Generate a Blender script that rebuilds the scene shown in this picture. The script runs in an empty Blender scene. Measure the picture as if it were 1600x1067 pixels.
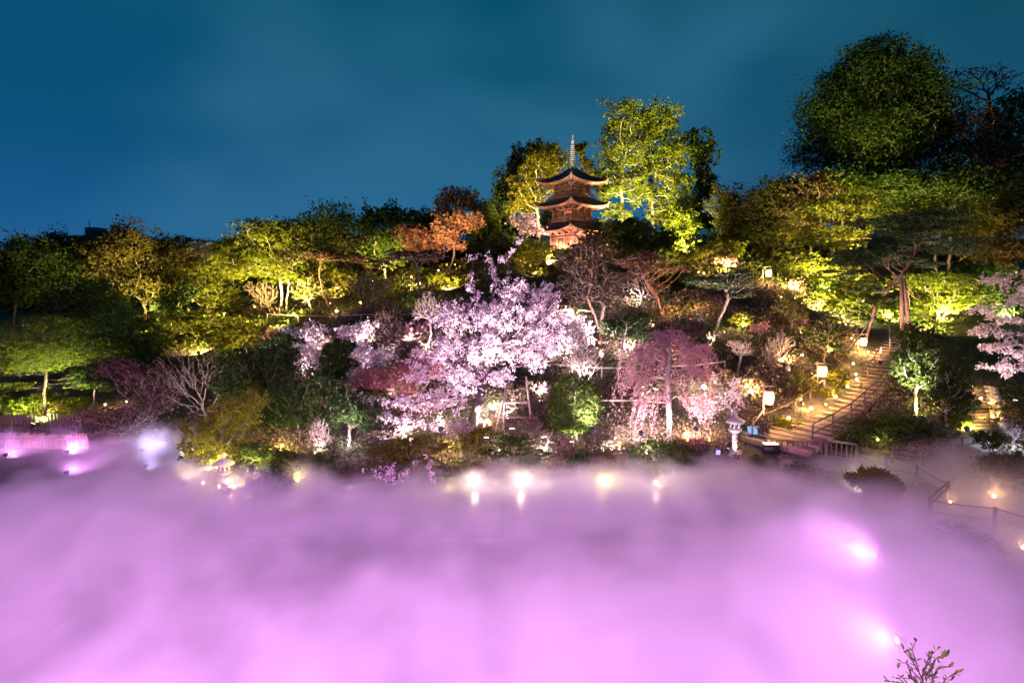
import bpy, math, random
import numpy as np
from mathutils import Vector, Matrix
R = math.radians
SC = bpy.context.scene
COL = SC.collection

# ---------------------------------------------------------------- camera
F, CU, CV, HOR, CAMZ = 889.0, 800.0, 533.5, 450.0, 9.5      # focal length and centre of the 1600 x 1067 photograph
PITCH = math.atan((CV - HOR) / F)
cam = bpy.data.objects.new('camera', bpy.data.cameras.new('camera'))
COL.objects.link(cam); SC.camera = cam
cam.data.sensor_width = 36; cam.data.lens = 36 * F / 1600
cam.location = (0, 0, CAMZ); cam.rotation_euler = (math.pi / 2 - PITCH, 0, 0)
cam.data.clip_end = 2000; cam.data.clip_start = 0.1

# ---------------------------------------------------------------- render, exposure
vs = SC.view_settings
vs.view_transform = 'Standard'; vs.look = 'None'; vs.gamma = 1; vs.exposure = 0; vs.use_curve_mapping = False
cy = SC.cycles
cy.use_denoising = True; cy.volume_bounces = 2; cy.max_bounces = 6; cy.diffuse_bounces = 2; cy.glossy_bounces = 2
cy.transmission_bounces = 3; cy.transparent_max_bounces = 8; cy.sample_clamp_indirect = 4; cy.sample_clamp_direct = 0
cy.use_light_tree = True; cy.volume_step_rate = 1.0; cy.volume_max_steps = 128
cy.caustics_reflective = False; cy.caustics_refractive = False

# ---------------------------------------------------------------- sky at dusk
W = bpy.data.worlds.new('World'); SC.world = W; W.use_nodes = True
nt = W.node_tree; nt.nodes.clear()
def N(t, typ, **kw):
    n = t.nodes.new(typ)
    for k, v in kw.items():
        if k.startswith('i_'): n.inputs[k[2:].replace('_', ' ')].default_value = v
        else: setattr(n, k, v)
    return n
def ramp(t, stops, interp='LINEAR'):
    n = t.nodes.new('ShaderNodeValToRGB'); e = n.color_ramp.elements; n.color_ramp.interpolation = interp
    while len(e) < len(stops): e.new(0.5)
    for i, (p, c) in enumerate(stops):
        e[i].position = p; e[i].color = tuple(c) + (1,) if len(c) == 3 else c
    return n
def s2l(c): return tuple(((x / 255) / 12.92 if x / 255 <= .04045 else ((x / 255 + .055) / 1.055) ** 2.4) for x in c)
tc = N(nt, 'ShaderNodeTexCoord'); sep = N(nt, 'ShaderNodeSeparateXYZ'); nt.links.new(tc.outputs['Generated'], sep.inputs[0])
base = ramp(nt, [(0.0, s2l((36, 92, 138))), (0.10, s2l((26, 90, 138))), (0.22, s2l((14, 82, 120))), (0.40, s2l((7, 80, 110))), (0.56, s2l((2, 66, 92))), (1.0, s2l((2, 50, 76)))])
nt.links.new(sep.outputs['Z'], base.inputs[0])
# the sky is bluer and lighter to the left (over the town), greyer to the right
lr = N(nt, 'ShaderNodeMapRange'); lr.inputs['From Min'].default_value = -0.7; lr.inputs['From Max'].default_value = 0.7
nt.links.new(sep.outputs['X'], lr.inputs['Value'])
lrr = ramp(nt, [(0, (0.9, 0.95, 1.05)), (0.45, (1.0, 1.0, 1.0)), (1, (2.2, 0.88, 0.76))])
nt.links.new(lr.outputs[0], lrr.inputs[0])
mul = N(nt, 'ShaderNodeMix', data_type='RGBA', blend_type='MULTIPLY'); mul.inputs['Factor'].default_value = 1
nt.links.new(base.outputs[0], mul.inputs['A']); nt.links.new(lrr.outputs[0], mul.inputs['B'])
mp = N(nt, 'ShaderNodeMapping'); mp.inputs['Scale'].default_value = (1.1, 1.1, 2.0); mp.inputs['Location'].default_value = (0.2, 0.4, 0.7)
nt.links.new(tc.outputs['Generated'], mp.inputs[0])
nz = N(nt, 'ShaderNodeTexNoise'); nz.inputs['Scale'].default_value = 1.5; nz.inputs['Detail'].default_value = 2.5; nz.inputs['Roughness'].default_value = 0.58; nz.inputs['Distortion'].default_value = 0.1
nt.links.new(mp.outputs[0], nz.inputs['Vector'])
cr = ramp(nt, [(0.42, (0, 0, 0)), (0.66, (1, 1, 1))], 'EASE'); nt.links.new(nz.outputs['Fac'], cr.inputs[0])
cm = N(nt, 'ShaderNodeMath', operation='MULTIPLY'); cm.inputs[1].default_value = 0.40; nt.links.new(cr.outputs[0], cm.inputs[0])
cl = N(nt, 'ShaderNodeMix', data_type='RGBA'); nt.links.new(cm.outputs[0], cl.inputs['Factor'])
nt.links.new(mul.outputs['Result'], cl.inputs['A']); cl.inputs['B'].default_value = s2l((60, 124, 158)) + (1,)
bg = N(nt, 'ShaderNodeBackground'); nt.links.new(cl.outputs['Result'], bg.inputs['Color']); bg.inputs['Strength'].default_value = 1.0
wo = N(nt, 'ShaderNodeOutputWorld'); nt.links.new(bg.outputs[0], wo.inputs[0])

# ---------------------------------------------------------------- names and tags
def tag(o, label=None, cat=None, group=None, kind=None):
    if label: o['label'] = label
    if cat: o['category'] = cat
    if group: o['group'] = group
    if kind: o['kind'] = kind
    return o
def empty(name, loc, label, cat, group=None, rz=0):
    o = bpy.data.objects.new(name, None); COL.objects.link(o); o.location = loc; o.rotation_euler = (0, 0, rz)
    o.empty_display_size = 0.3
    return tag(o, label, cat, group)
def link(name, me, parent=None, loc=None):
    o = bpy.data.objects.new(name, me); COL.objects.link(o)
    if parent is not None: o.parent = parent
    if loc is not None: o.location = loc
    return o
def npmesh(name, V, polys, mat, smooth=False):
    """V: n x 3; polys: list of (k x m) index arrays"""
    me = bpy.data.meshes.new(name)
    V = np.asarray(V, dtype=np.float32)
    me.vertices.add(len(V)); me.vertices.foreach_set('co', V.ravel())
    polys = [np.asarray(p, dtype=np.int32) for p in polys if len(p)]
    loops = np.concatenate([p.ravel() for p in polys]) if polys else np.zeros(0, np.int32)
    tot = np.concatenate([np.full(len(p), p.shape[1], np.int32) for p in polys]) if polys else np.zeros(0, np.int32)
    me.loops.add(len(loops)); me.loops.foreach_set('vertex_index', loops)
    me.polygons.add(len(tot)); st = np.concatenate([[0], np.cumsum(tot)[:-1]]).astype(np.int32) if len(tot) else tot
    me.polygons.foreach_set('loop_start', st)
    try: me.polygons.foreach_set('loop_total', tot)
    except Exception: pass
    if smooth: me.polygons.foreach_set('use_smooth', np.ones(len(tot), bool))
    if mat: me.materials.append(mat)
    me.update(calc_edges=True)
    return me

# ---------------------------------------------------------------- terrain
def P3(u, v, Y):
    """the point seen at pixel u, v at distance Y ahead of the terrace"""
    x, y = (u - CU) / F, -(v - CV) / F
    d = Vector((x, math.cos(PITCH) + y * math.sin(PITCH), -math.sin(PITCH) + y * math.cos(PITCH)))
    return Vector((0, 0, CAMZ)) + d * (Y / d.y)
POND = np.array([(-70, 33), (-34, 33.6), (-26, 33.4), (-22.5, 35), (-19, 33.5), (-16.5, 29), (-15, 26.8), (-12, 25.3), (-9.8, 25.6), (-8.5, 27.2), (-5, 28.4),
                 (-2, 28.2), (3, 28.7), (8, 28.4), (11, 28.8), (13, 27.6), (14, 25.4), (15.2, 23.5), (15, 20), (13.5, 17), (12.2, 14), (12, 9), (11, 5), (0, 4), (-70, 4)], float)
def pond_sd(x, y):
    """signed distance to the pond's edge, negative over water"""
    x = np.asarray(x, float); y = np.asarray(y, float)
    best = np.full(x.shape, 1e9); ins = np.zeros(x.shape, bool)
    for i in range(len(POND)):
        a, b = POND[i], POND[(i + 1) % len(POND)]
        e = b - a; t = np.clip(((x - a[0]) * e[0] + (y - a[1]) * e[1]) / (e @ e), 0, 1)
        best = np.minimum(best, np.hypot(x - a[0] - t * e[0], y - a[1] - t * e[1]))
        c = ((a[1] > y) != (b[1] > y)) & (x < (b[0] - a[0]) * (y - a[1]) / (b[1] - a[1] + 1e-12) + a[0])
        ins ^= c
    return np.where(ins, -best, best)
CP = []   # control points x, y, z
for u, v, Y in [(800, 738, 29), (800, 690, 31.5), (800, 630, 36), (800, 527, 46), (800, 492, 52), (800, 455, 62), (800, 412, 78), (888, 402, 86), (888, 399, 92),
                (560, 715, 30), (560, 640, 36), (560, 560, 43), (560, 492, 54), (560, 470, 64), (560, 440, 82), (440, 492, 60), (440, 455, 80), (440, 640, 37), (440, 560, 45),
                (300, 560, 50), (300, 500, 64), (300, 470, 84), (230, 500, 72), (300, 665, 35), (100, 650, 38), (100, 600, 46), (100, 560, 58), (100, 520, 80), (-200, 650, 40), (-200, 560, 70), (-200, 520, 90),
                (1045, 690, 31), (1045, 600, 37.5), (1045, 520, 46), (1045, 470, 56), (1045, 430, 72), (1000, 395, 92),
                (1147, 708, 29.5), (1200, 650, 32.5), (1215, 694, 29.5), (1270, 655, 32), (1340, 612, 36), (1380, 560, 42), (1385, 515, 48), (1390, 490, 56), (1200, 560, 39), (1290, 550, 42), (1200, 480, 50), (1200, 430, 58), (1150, 400, 78),
                (1400, 440, 72), (1400, 400, 90), (1450, 660, 32), (1530, 668, 31.5), (1520, 608, 37), (1510, 560, 42), (1600, 560, 44), (1600, 500, 56), (1600, 440, 80), (1800, 600, 42), (1800, 400, 90),
                (1300, 705, 29), (1400, 720, 28), (1500, 700, 29), (1600, 710, 28), (1500, 770, 24), (1600, 800, 22.5), (1750, 760, 25), (1420, 790, 23), (1560, 860, 19.5), (1700, 860, 19.5)]:
    p = P3(u, v, Y); CP.append((p.x, p.y, p.z))
for x, y, z in [(-60, 115, 13), (-20, 120, 15), (20, 120, 17), (60, 120, 19), (-110, 60, 4), (-110, 120, 10), (110, 60, 14), (110, 120, 20), (-70, 36, 1), (20, 14, .9), (16, 10, .9), (30, 10, 1), (40, 20, 1.4), (60, 30, 4), (13, 5, .9), (-10, 2, .9), (-50, 2, .9),
                (-150, 200, 14), (0, 200, 18), (150, 200, 20)]:
    CP.append((x, y, z))
CP = np.array(CP)
def _phi(r): return r            # biharmonic-like kernel in the plane, smooth enough for a garden hill
_K = _phi(np.hypot(CP[:, None, 0] - CP[None, :, 0], CP[:, None, 1] - CP[None, :, 1])) - np.eye(len(CP)) * 1.2
_P = np.c_[np.ones(len(CP)), CP[:, :2]]
_A = np.block([[_K, _P], [_P.T, np.zeros((3, 3))]])
_w = np.linalg.solve(_A, np.r_[CP[:, 2], 0, 0, 0])
def height(x, y):
    x = np.atleast_1d(np.asarray(x, float)); y = np.atleast_1d(np.asarray(y, float))
    z = _w[len(CP)] + _w[len(CP) + 1] * x + _w[len(CP) + 2] * y
    for i in range(len(CP)): z = z + _w[i] * _phi(np.hypot(x - CP[i, 0], y - CP[i, 1]))
    z = np.maximum(z, 0.35)
    sd = pond_sd(x, y)
    z = np.where(sd < 0, np.maximum(-1.2, sd * 1.2 - 0.15), np.minimum(z, -0.15 + sd * 1.3 + 0.25 * (sd > 0)))
    # the terrace below the camera
    return z
def H(x, y): return float(height(x, y)[0])
def G(u, v, ymin=12.0, ymax=190.0):
    """where the line of sight through pixel u, v meets the ground"""
    a, b = P3(u, v, 1.0), P3(u, v, 2.0); d = b - a
    ys = np.arange(ymin, ymax, 0.25)
    xs = d.x * ys; zs = CAMZ + d.z * ys
    hit = np.nonzero(zs <= height(xs, ys))[0]
    y = ys[hit[0]] if len(hit) else ymax
    return Vector((d.x * y, y, H(d.x * y, y)))
def GY(u, Y):
    """ground point on the vertical line of sight u at distance Y"""
    x = (u - CU) / F * Y * 0.9957
    for _ in range(3):
        z = H(x, Y); dep = Y * math.cos(PITCH) - (z - CAMZ) * math.sin(PITCH); x = (u - CU) / F * dep
    return Vector((x, Y, H(x, Y)))
# ---------------------------------------------------------------- materials
def mat(name, col, rough=.8, var=.35, vscale=3.0, bump=0.0, metal=0, col2=None, bscale=20):
    m = bpy.data.materials.new(name); m.use_nodes = True; t = m.node_tree
    b = t.nodes['Principled BSDF']; b.inputs['Roughness'].default_value = rough; b.inputs['Metallic'].default_value = metal
    c2 = col2 or tuple(c * (1 - var) for c in col)
    g = N(t, 'ShaderNodeTexCoord'); n = N(t, 'ShaderNodeTexNoise'); n.inputs['Scale'].default_value = vscale; n.inputs['Detail'].default_value = 6
    t.links.new(g.outputs['Object'], n.inputs['Vector'])
    r = ramp(t, [(.3, c2), (.7, col)]); t.links.new(n.outputs[0], r.inputs[0]); t.links.new(r.outputs[0], b.inputs['Base Color'])
    if bump:
        n2 = N(t, 'ShaderNodeTexNoise'); n2.inputs['Scale'].default_value = bscale; n2.inputs['Detail'].default_value = 4; t.links.new(g.outputs['Object'], n2.inputs['Vector'])
        bp = N(t, 'ShaderNodeBump'); bp.inputs['Strength'].default_value = bump; bp.inputs['Distance'].default_value = .05
        t.links.new(n2.outputs[0], bp.inputs['Height']); t.links.new(bp.outputs[0], b.inputs['Normal'])
    return m
def leafmat(name, a, b, trans=.4):
    """leaves: colour varies from leaf to leaf, some light comes through"""
    m = bpy.data.materials.new(name); m.use_nodes = True; t = m.node_tree; t.nodes.clear()
    g = N(t, 'ShaderNodeNewGeometry'); r = ramp(t, [(0, a), (1, b)]); t.links.new(g.outputs['Random Per Island'], r.inputs[0])
    d = N(t, 'ShaderNodeBsdfDiffuse'); tr = N(t, 'ShaderNodeBsdfTranslucent'); mx = N(t, 'ShaderNodeMixShader'); mx.inputs[0].default_value = trans
    t.links.new(r.outputs[0], d.inputs[0]); t.links.new(r.outputs[0], tr.inputs[0]); t.links.new(d.outputs[0], mx.inputs[1]); t.links.new(tr.outputs[0], mx.inputs[2])
    o = N(t, 'ShaderNodeOutputMaterial'); t.links.new(mx.outputs[0], o.inputs[0])
    return m
def glowmat(name, col, s):
    m = bpy.data.materials.new(name); m.use_nodes = True; t = m.node_tree; t.nodes.clear()
    e = N(t, 'ShaderNodeEmission'); e.inputs[0].default_value = tuple(col) + (1,); e.inputs[1].default_value = s
    o = N(t, 'ShaderNodeOutputMaterial'); t.links.new(e.outputs[0], o.inputs[0])
    m.cycles.emission_sampling = 'NONE'
    return m
LM = {
    'deep': leafmat('deep_green_leaves', (.022, .042, .014), (.055, .095, .028)),
    'mid': leafmat('green_leaves', (.035, .06, .012), (.075, .11, .022)),
    'fresh': leafmat('fresh_leaves', (.075, .12, .012), (.15, .20, .03), .5),
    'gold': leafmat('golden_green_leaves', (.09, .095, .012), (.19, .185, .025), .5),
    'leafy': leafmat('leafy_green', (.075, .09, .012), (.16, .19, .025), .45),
    'olive': leafmat('olive_leaves', (.05, .05, .014), (.11, .10, .03)),
    'rust': leafmat('rust_leaves', (.24, .11, .07), (.46, .24, .16)),
    'rose': leafmat('rose_leaves', (.26, .09, .10), (.46, .20, .20)),
    'pine': leafmat('pine_needles', (.04, .07, .035), (.085, .125, .055), .15),
    'brown': leafmat('brown_twig_leaves', (.05, .035, .025), (.11, .07, .05), .2),
    'blossom': leafmat('cherry_blossom', (.62, .46, .54), (.88, .78, .82), .4),
    'pinkb': leafmat('pink_blossom', (.42, .16, .22), (.66, .34, .40), .4),
    'dusky': leafmat('dusky_rose_twigs', (.30, .12, .15), (.52, .26, .29), .4),
    'dry': leafmat('dry_grass', (.10, .075, .05), (.24, .18, .13), .2),
    'red': leafmat('red_camellia', (.35, .02, .03), (.5, .05, .06), .2),
}
M_BARK = mat('bark', (.16, .12, .09), .95, .5, 4, .5)
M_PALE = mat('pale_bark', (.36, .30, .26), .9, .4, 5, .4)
M_DARKBARK = mat('dark_bark', (.07, .05, .045), .95, .4, 4, .5)
M_REDBARK = mat('red_pine_bark', (.26, .13, .09), .9, .5, 4, .5)
M_BAMBOO = mat('bamboo', (.42, .34, .24), .6, .3, 6)
M_WOOD = mat('weathered_wood', (.20, .15, .10), .8, .4, 5, .3)
M_TREAD = mat('step_timber', (.30, .22, .14), .85, .45, 3, .3)
M_FENCE = mat('fence_wood', (.13, .09, .07), .75, .4, 5, .2)
M_STONE = mat('granite', (.40, .38, .36), .9, .35, 7, .4)
M_ROCK = mat('garden_rock', (.20, .19, .17), .95, .5, 2.5, .6, bscale=6)
M_BLACK = mat('black_metal', (.02, .02, .022), .5, .2)
M_PAPER_FRAME = mat('lantern_frame', (.10, .07, .05), .7, .2)

# ---------------------------------------------------------------- mesh builder
class MB:
    def __init__(s): s.v = []; s.f3 = []; s.f4 = []; s.n = 0
    def add(s, V, F):
        V = [tuple(p) for p in V]
        for f in F: (s.f4 if len(f) == 4 else s.f3).append([i + s.n for i in f])
        s.v += V; s.n += len(V)
    def box(s, c, size, rot=None, taper=1.0):
        hx, hy, hz = size[0] / 2, size[1] / 2, size[2] / 2
        P = [Vector((x * (taper if z > 0 else 1), y * (taper if z > 0 else 1), z)) for z in (-hz, hz) for x, y in ((-hx, -hy), (hx, -hy), (hx, hy), (-hx, hy))]
        if rot is not None: P = [rot @ p for p in P]
        s.add([p + Vector(c) for p in P], [(0, 3, 2, 1), (4, 5, 6, 7), (0, 1, 5, 4), (1, 2, 6, 5), (2, 3, 7, 6), (3, 0, 4, 7)]); return s
    def beam(s, a, b, w, h):
        """box from a to b, w wide and h high"""
        a, b = Vector(a), Vector(b); d = b - a; L = d.length; x = d / L
        up = Vector((0, 0, 1)) if abs(x.z) < .95 else Vector((0, 1, 0))
        y = up.cross(x).normalized(); z = x.cross(y)
        s.box((a + b) / 2, (L, w, h), Matrix((x, y, z)).transposed()); return s
    def tube(s, pts, rad, k=8, cap=True):
        pts = [Vector(p) for p in pts]; rad = rad if hasattr(rad, '__len__') else [rad] * len(pts)
        V = []; F = []; ref = None
        for i, p in enumerate(pts):
            d = (pts[min(i + 1, len(pts) - 1)] - pts[max(i - 1, 0)]).normalized()
            if ref is None: ref = d.orthogonal().normalized()
            a = (ref - d * ref.dot(d)).normalized(); ref = a; b = d.cross(a)
            for j in range(k):
                t = 2 * math.pi * j / k; V.append(p + (a * math.cos(t) + b * math.sin(t)) * rad[i])
        for i in range(len(pts) - 1):
            for j in range(k):
                q = (j + 1) % k; F.append((i * k + j, i * k + q, (i + 1) * k + q, (i + 1) * k + j))
        if cap:
            n = len(V); V += [pts[0], pts[-1]]; m = (len(pts) - 1) * k
            for j in range(k):
                q = (j + 1) % k; F.append((n, q, j)); F.append((n + 1, m + j, m + q))
        s.add(V, F); return s
    def lathe(s, prof, k=12, c=(0, 0, 0), ang0=0):
        V = []; F = []
        for r, z in prof:
            for j in range(k):
                t = 2 * math.pi * j / k + ang0; V.append((c[0] + r * math.cos(t), c[1] + r * math.sin(t), c[2] + z))
        for i in range(len(prof) - 1):
            for j in range(k):
                q = (j + 1) % k; F.append((i * k + j, i * k + q, (i + 1) * k + q, (i + 1) * k + j))
        n = len(V); V += [(c[0], c[1], c[2] + prof[0][1]), (c[0], c[1], c[2] + prof[-1][1])]; m = (len(prof) - 1) * k
        for j in range(k):
            q = (j + 1) % k; F.append((n, q, j)); F.append((n + 1, m + j, m + q))
        s.add(V, F); return s
    def mesh(s, name, m, smooth=False):
        return npmesh(name, s.v, [np.array(s.f3, int).reshape(-1, 3), np.array(s.f4, int).reshape(-1, 4)], m, smooth)
    def build(s, name, m, parent=None, loc=None, smooth=False): return link(name, s.mesh(name, m, smooth), parent, loc)

# ---------------------------------------------------------------- growing trees
def unit(v): return v / (np.linalg.norm(v, axis=-1, keepdims=True) + 1e-9)
def colonize(rng, att, trunk, step, kill, iters=90, trop=0.0, maxn=2600, jit=.25, lof=.45):
    pos = np.array(trunk, float); par = np.array([-1] + list(range(len(trunk) - 1)))
    D = np.linalg.norm(att[:, None] - pos[None], axis=2); near = D.argmin(1); dist = D.min(1); alive = np.ones(len(att), bool)
    lo = max(1, int(len(trunk) * lof))                    # limbs leave the upper part of the trunk
    if len(trunk) > 2:
        D = D[:, lo:]; near = D.argmin(1) + lo; dist = D.min(1)
    for it in range(iters):
        if not alive.any() or len(pos) > maxn: break
        dv = unit(att[alive] - pos[near[alive]]); acc = np.zeros((len(pos), 3)); cnt = np.zeros(len(pos))
        np.add.at(acc, near[alive], dv); np.add.at(cnt, near[alive], 1)
        idx = np.nonzero(cnt)[0]
        d = unit(acc[idx]) + rng.normal(0, jit, (len(idx), 3)); d[:, 2] += trop
        new = pos[idx] + unit(d) * step
        n0 = len(pos); pos = np.vstack([pos, new]); par = np.concatenate([par, idx])
        Dn = np.linalg.norm(att[:, None] - new[None], axis=2); mi = Dn.argmin(1); mv = Dn[np.arange(len(att)), mi]
        b = mv < dist; near[b] = mi[b] + n0; dist[b] = mv[b]
        alive &= dist > kill
    return pos, par
def radii(pos, par, tip, e=2.4, rmax=None):
    s = np.zeros(len(pos))
    for i in range(len(pos) - 1, -1, -1):
        if s[i] == 0: s[i] = tip ** e
        if par[i] >= 0: s[par[i]] += s[i]
    r = s ** (1 / e)
    if rmax and r[0] > rmax:
        k = math.log(rmax / tip) / math.log(r[0] / tip); r = tip * (r / tip) ** k
    return r
def limbs(pos, par, r, k=4):
    """one ring of k vertices at every joint, joined to the ring of the joint before it"""
    n = len(pos); d = np.zeros((n, 3)); d[1:] = unit(pos[1:] - pos[par[1:]]); d[0] = (0, 0, 1)
    ref = np.where(np.abs(d[:, 2:3]) > .9, np.array([[1., 0, 0]]), np.array([[0, 0, 1.]]))
    ref = np.array([[.31, .83, .21]]) + 0 * ref
    a = unit(ref - d * (ref * d).sum(1, keepdims=True)); b = np.cross(d, a)
    t = 2 * np.pi * np.arange(k) / k
    V = pos[:, None] + r[:, None, None] * (a[:, None] * np.cos(t)[None, :, None] + b[:, None] * np.sin(t)[None, :, None])
    i = np.arange(1, n); p = par[1:]; j = np.arange(k); q = (j + 1) % k
    F = np.stack([p[:, None] * k + j, p[:, None] * k + q, i[:, None] * k + q, i[:, None] * k + j], -1).reshape(-1, 4)
    return V.reshape(-1, 3), F
def leaf_quads(rng, C, Nrm, size, aspect=.55, var=.4):
    n = len(C); Nrm = unit(Nrm); t = unit(np.cross(Nrm, rng.normal(0, 1, (n, 3)))); b = np.cross(Nrm, t)
    s = (size * (1 + var * rng.uniform(-1, 1, (n, 1)))) * .5
    fold = Nrm * s * .25
    V = np.stack([C - t * s, C - b * s * aspect + fold, C + t * s, C + b * s * aspect + fold], 1).reshape(-1, 3)
    return V, np.arange(4 * n).reshape(n, 4)
def lobe_leaves(rng, c, r, n, per=18, spread=.26, up=.5, hollow=.5):
    """n leaves in clumps within an ellipsoidal lobe"""
    m = max(3, n // per); d = unit(rng.normal(0, 1, (m, 3))); rr = (hollow + (1 - hollow) * rng.uniform(0, 1, (m, 1)) ** .5)
    k = rng.integers(0, m, n); rm = r.mean()
    P = c + (d[k] * rr[k]) * r + rng.normal(0, spread, (n, 3)) * r
    nr = d[k] * .6 + np.array([0, 0, up]) + rng.normal(0, .55, (n, 3))
    return P, nr
SEED = [11]; THIN = [None]
def ell(u, v, ru, rv, Y, dy=0, dep=.9):
    c = P3(u, v, Y + dy); k = (Y + dy) / F
    return np.array(c), np.array([ru * k, ru * k * dep, rv * k])
LEAVES = [0]
def tree(name, label, cat, base, Y, crowns, leaf='mid', bark=None, kind='broad', dens=1.0, lp=4.6, lobes=9, lobe=.48, group=None, trunk=None, tw=None,
         att=None, up=.5, shrub=None, grow=1.14, flat=.38, fine=1.0, fk=None, nmax=3000, twigs=True, rz=None, seed=None, flow=None, tip=None, cover=1.0, part='crown'):
    """base: pixel column of the foot; Y: distance; crowns: (u, v, ru, rv[, dy]) outlines of the crown in the photograph; trunk: (u, v) bends of the trunk"""
    SEED[0] += 1; rng = np.random.default_rng(seed or SEED[0]); k = Y / F
    foot = GY(base, Y) if not isinstance(base, Vector) else base
    root = empty(name, foot, label, cat, group); o = np.array(foot)
    crowns = [(c[0], c[1], c[2] * grow, c[3] * (grow if c[3] > 14 else 1)) + tuple(c[4:]) for c in crowns]
    E = [ell(c[0], c[1], c[2], c[3], Y, c[4] if len(c) > 4 else 0) for c in crowns]
    A = []; LP = []; LN = []
    tot = sum(c[2] * c[3] for c in crowns)
    for (c, r), cr in zip(E, crowns):
        share = cr[2] * cr[3] / tot; nl = max(2, int(round(lobes * share * min(3, len(crowns)) ** .8)))
        n_leaf = int(3.14 * cr[2] * cr[3] / (lp * lp * .42) * (5.0 if kind != 'shell' else 6.5) * dens)
        if kind == 'shell': nl = 1
        ph0 = rng.uniform(0, 6.28)
        for q in range(nl):
            if kind == 'shell': lc, lr = c, r
            else:
                zz = 1 - 2 * (q + .5) / nl; ang = q * 2.39996 + ph0; rr0 = math.sqrt(max(0, 1 - zz * zz))
                d = np.array([rr0 * math.cos(ang), rr0 * math.sin(ang), zz]) + rng.normal(0, .22, 3); d[2] += .08; d = unit(d)
                lc = c + d * r * (1 - lobe * .9) * rng.uniform(.5, 1.1); lr = r * lobe * rng.uniform(.75, 1.25)
                if kind == 'layer': lr = lr * np.array([1.35, 1.35, flat]); 
            na = int((att or 24) * (4 if kind == 'bare' else 1))
            dd = unit(rng.normal(0, 1, (na, 3))) * rng.uniform(.2, 1, (na, 1)) ** .5
            A.append(lc + dd * lr)
            m = int(n_leaf / nl)
            if leaf and kind in ('broad', 'layer', 'shell'):
                if kind == 'shell': p, nn = lobe_leaves(rng, lc, lr, m, 8, .06, up, .9)
                elif kind == 'layer': p, nn = lobe_leaves(rng, lc, lr, m, 14, .2, 1.6, .2)
                else: p, nn = lobe_leaves(rng, lc, lr, m, 16, .2, up, .45)
                LP.append(p); LN.append(nn)
    A = np.vstack(A)
    cen = np.mean([c for c, r in E], axis=0); low = min(c[2] - r[2] * .5 for c, r in E)
    low_stem = shrub if shrub is not None else (cat in ('shrub', 'bush', 'brush', 'undergrowth') and not trunk)
    if low_stem:
        A = np.vstack([A] + [o + (c - o) * rng.uniform(.15, .8, (14, 1)) + rng.normal(0, .35, (14, 3)) * r for c, r in E])
        tp = [o, o + (cen - o) * .12]
    elif trunk: tp = [o] + [np.array(P3(u, v, Y)) for u, v in trunk]
    else:
        t = np.array([cen[0] * .6 + o[0] * .4, cen[1] * .6 + o[1] * .4, max(low, o[2] + .3 * k * 10)])
        tp = [o, (o + t) / 2 + rng.normal(0, .02, 3) * (t[2] - o[2]), t]
    size = float(np.mean([r[0] for c, r in E])); step = max(size * .11, (tp[-1][2] - o[2]) * .03, .05) * fine
    T = [tp[0] - np.array([0, 0, .3])]
    for a, b in zip(tp[:-1], tp[1:]):
        n = max(1, int(np.linalg.norm(b - a) / step))
        for i in range(1, n + 1): T.append(a + (b - a) * i / n + (rng.normal(0, .12 * step, 3) if i < n else 0))
    maxn = 600 if kind in ('broad', 'layer', 'shell') else nmax
    pos, par = colonize(rng, A, T, step, step * (fk or (1.3 if kind == 'bare' else 1.8)), trop=.06, maxn=maxn, lof=.22 if kind == 'bare' else .45)
    tipr = tip or .32 * k * (1 if kind in ('bare', 'cherry') else 1.0)
    THIN[0] = pos
    H0 = max(c[2] + r[2] for c, r in E) - o[2]
    r = radii(pos, par, tipr, rmax=tw * k / 2 if tw else H0 * .028)
    V, Fq = limbs(pos - o, par, r, 5 if kind in ('broad',) else 4)
    t_o = link('trunk', npmesh('trunk', V, [Fq], bark or M_BARK, True), root)
    if kind == 'cherry' and leaf:
        thin = np.nonzero((r < tipr * 3.2) & (np.arange(len(pos)) > len(T)))[0]
        n = int(3.14 * sum(c[2] * c[3] for c in crowns) / (lp * lp * .42) * 2.6 * dens)
        m = max(4, n // 9); i = rng.choice(thin, m); f = rng.uniform(0, 1, (m, 1)); Cc = pos[i] * f + pos[par[i]] * (1 - f) + rng.normal(0, 1, (m, 3)) * lp * k * .5
        P = Cc[rng.integers(0, m, n)] + rng.normal(0, 1, (n, 3)) * lp * k * .62
        LP.append(P); LN.append(rng.normal(0, 1, (n, 3)) + np.array([0, -.3, .2]))
    if kind == 'bare' and leaf:
        thin = np.nonzero(r < tipr * 2.2)[0]; n = int(len(thin) * 3 * dens); i = rng.choice(thin, n)
        LP.append(pos[i] + rng.normal(0, 1, (n, 3)) * lp * k * .5); LN.append(rng.normal(0, 1, (n, 3)))
    if LP:
        LPc = np.vstack(LP); LNc = np.vstack(LN)
        keep = LPc[:, 2] > height(LPc[:, 0], LPc[:, 1]) + .03
        LPc, LNc = LPc[keep], LNc[keep]
        V, Fq = leaf_quads(rng, LPc - o, LNc, lp * k, .6 if leaf != 'pine' else .4)
        LEAVES[0] += len(Fq)
        link('blossom' if leaf in ('blossom', 'pinkb') else part, npmesh('crown', V, [Fq], LM[leaf]), root)
    return root
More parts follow.
